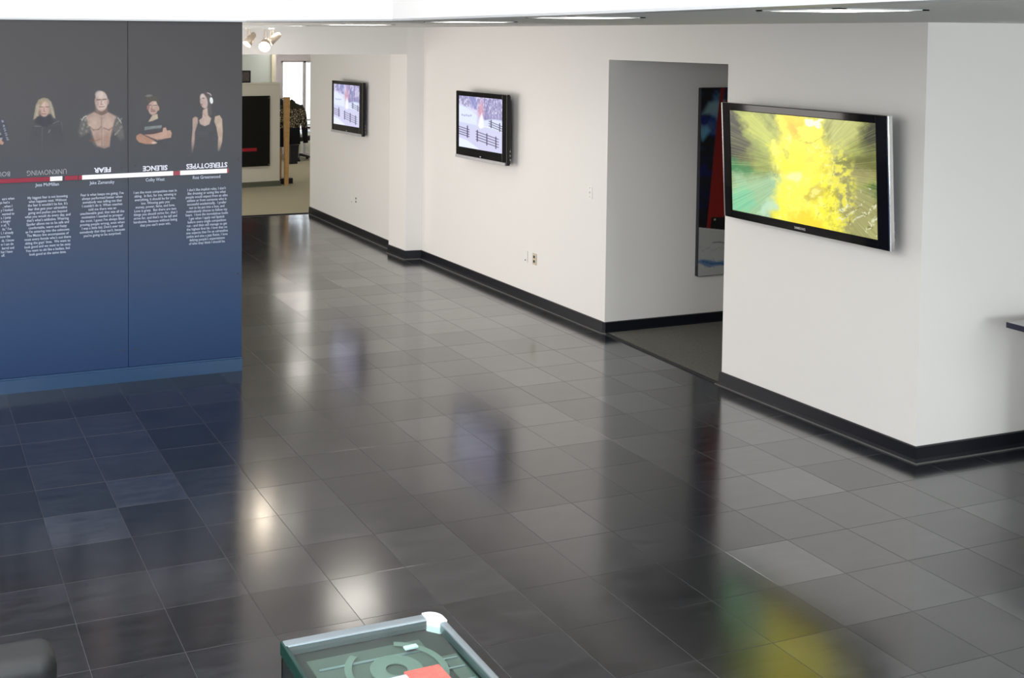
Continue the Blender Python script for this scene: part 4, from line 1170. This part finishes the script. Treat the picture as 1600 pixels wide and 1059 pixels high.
_n.links.new(_m.outputs[0], _n.nodes['Material Output'].inputs[0])
M_gl_edge = mat('glass_green', (0.003, 0.028, 0.022), 0.1, spec=0.3)
M_alu = mat('aluminium', (0.34, 0.40, 0.44), 0.3, metal=0.85)
M_cap = mat('corner_cap', (0.78, 0.78, 0.84), 0.25)
M_mat_ = mat('speckled_mat', (0.012, 0.019, 0.017), 0.85, noise=(420, 0.7))
M_board = mat('grey_green_board', (0.085, 0.105, 0.092), 0.6)
M_ring = mat('ring_print', (0.13, 0.17, 0.15), 0.5)
M_side = mat('case_side', (0.006, 0.010, 0.010), 0.3)
Wc, Dc = 1.22, 2.3
bm = bmesh.new(); box(bm, -Wc, 0, -Dc, 0, ZC - 0.03, ZC, bev=0.01); link('glass_top', bm, M_gl, cs)
for (x0, x1, y0, y1) in ((-Wc, -0.10, -0.085, 0.0), (-Wc, -0.1, -Dc, -Dc + 0.085)):
    link('top_rail', B(x0, x1, y0, y1, ZC - 0.07, ZC + 0.012, bev=0.012), M_alu, cs)
link('top_rail', B(-0.055, 0, -Dc + 0.1, -0.12, ZC - 0.07, ZC + 0.012, bev=0.012), M_alu, cs)
link('glass_edge', B(-Wc - 0.012, -Wc + 0.02, -Dc, 0, ZC - 0.09, ZC + 0.008, bev=0.006), M_gl_edge, cs)['label'] = 'green polished glass edge'
for y in (0.0, -Dc):
    bm = bmesh.new(); s_ = 1 if y == 0 else -1
    pts_ = [(-0.13, y - s_ * 0.0)] + [(-0.10 + 0.10 * math.sin(a), y - s_ * 0.10 + s_ * 0.10 * math.cos(a)) for a in [k * math.pi / 16 for k in range(9)]] + [(0.0, y - s_ * 0.16), (-0.06, y - s_ * 0.16), (-0.13, y - s_ * 0.09)]
    prism(bm, pts_, ZC - 0.074, ZC + 0.02); link('corner_cap', bm, M_cap, cs)['label'] = 'rounded white metal corner'
for x0, x1, y0, y1 in ((-Wc, -Wc + 0.02, -Dc, 0), (-Wc, 0, -0.02, 0), (-0.02, 0, -Dc, -0.1), (-Wc, 0, -Dc, -Dc + 0.02)):
    link('side_panel', B(x0, x1, y0, y1, 0.12, ZC - 0.09), M_side if x1 < -0.5 or y0 < -1 else M_side, cs)
link('deck', B(-Wc + 0.02, -0.02, -Dc + 0.02, -0.02, ZC - 0.11, ZC - 0.075), M_mat_, cs)
link('plinth', B(-Wc + 0.05, -0.05, -Dc + 0.05, -0.05, 0, 0.12), M_tvmatt, cs)
zb = ZC - 0.075
link('inner_board', B(-1.10, -0.24, -1.5, -0.19, zb, zb + 0.008), M_board, cs)
link('inner_board', B(-0.19, -0.07, -1.5, -0.45, zb, zb + 0.008), M_board, cs)
for y in (-0.34, -0.62):
    link('slat', B(-1.06, -0.26, y - 0.012, y + 0.012, zb + 0.008, zb + 0.016), M_alu, cs)
for y in (-0.50, -0.62, -0.78):
    link('slat', B(-0.22, -0.09, y - 0.008, y + 0.008, zb + 0.008, zb + 0.016), M_alu, cs)


def ring(bm, cx, cy, r0, r1, z0, z1, a0, a1, n=24):
    pts_ = [(cx + r1 * math.cos(a0 + (a1 - a0) * k / n), cy + r1 * math.sin(a0 + (a1 - a0) * k / n)) for k in range(n + 1)] + \
           [(cx + r0 * math.cos(a0 + (a1 - a0) * k / n), cy + r0 * math.sin(a0 + (a1 - a0) * k / n)) for k in range(n, -1, -1)]
    for k in range(n):
        q = [pts_[k], pts_[k + 1], pts_[2 * n - k], pts_[2 * n + 1 - k]]
        lo_v = [bm.verts.new((*p, z0)) for p in q]; hi_v = [bm.verts.new((*p, z1)) for p in q]
        bm.faces.new(hi_v); bm.faces.new(lo_v[::-1])
        for e_ in range(4): bm.faces.new((lo_v[e_], lo_v[(e_ + 1) % 4], hi_v[(e_ + 1) % 4], hi_v[e_]))


M_arc = mat('etched_arc', (0.17, 0.215, 0.19), 0.5)
rcx, rcy = -0.56, -0.52
bm = bmesh.new(); ring(bm, rcx, rcy, 0.31, 0.36, zb + 0.018, zb + 0.024, math.radians(-50), math.radians(70)); bmesh.ops.recalc_face_normals(bm, faces=bm.faces); link('emblem_arc', bm, M_arc, cs)
bm = bmesh.new(); ring(bm, rcx, rcy, 0.31, 0.36, zb + 0.018, zb + 0.024, math.radians(130), math.radians(260)); bmesh.ops.recalc_face_normals(bm, faces=bm.faces); link('emblem_arc', bm, M_arc, cs)
bm = bmesh.new(); ring(bm, rcx, rcy, 0.075, 0.185, zb + 0.018, zb + 0.024, 0, 2 * math.pi, 32); bmesh.ops.recalc_face_normals(bm, faces=bm.faces); link('emblem_disc', bm, M_arc, cs)
tg = thing('price_tag', 'small white tag lying inside the glass display case', 'tag', (-3.08 - 0.36, -5.15 - 0.31, zb + 0.03), 0.03)
link('tag_card', B(-0.05, 0.05, -0.02, 0.02, 0, 0.012), mat('tag_white', (0.85, 0.87, 0.95), 0.4), tg)
bk = thing('booklet', 'open red and pale blue booklet on the glass display case', 'booklet', (-3.08 - 0.56, -5.15 - 0.715, ZC), 0.02)
link('page', B(-0.40, -0.02, -0.5, 0.0, 0.002, 0.02), mat('page_blue', (0.50, 0.54, 0.70), 0.4), bk)['label'] = 'pale blue page'
link('page', B(-0.02, 0.24, -0.5, 0.03, 0.002, 0.022), mat('page_red', (0.72, 0.12, 0.10), 0.4, noise=(60, 0.5)), bk)['label'] = 'red page'

# ------------------------------------------------------------------ dark armchair, bottom left corner
M_leather = mat('dark_leather', (0.016, 0.018, 0.019), 0.5)
ac = thing('armchair', 'dark leather armchair with a rounded back in the foreground corner', 'armchair', (-5.70, -3.62, 0), 0.0)
link('backrest', B(-1.45, 0.0, -0.42, 0.0, 0.55, 1.85, bev=0.14, seg=5), M_leather, ac, True)
link('backrest_cushion', B(-1.30, -0.10, -0.62, -0.30, 0.7, 1.62, bev=0.10, seg=4), M_leather, ac, True)
link('seat', B(-1.35, -0.1, -1.7, -0.35, 0.45, 1.0, bev=0.10, seg=4), M_leather, ac, True)
for x in (-1.55, -0.12):
    link('arm', B(x, x + 0.22, -1.75, -0.1, 0.2, 1.35, bev=0.08, seg=4), M_leather, ac, True)
for x in (-1.4, -0.05):
    for y in (-1.6, -0.15):
        bm = bmesh.new(); tube(bm, [(x, y, 0), (x, y, 0.5)], [0.035, 0.05]); link('leg', bm, M_chrome, ac)
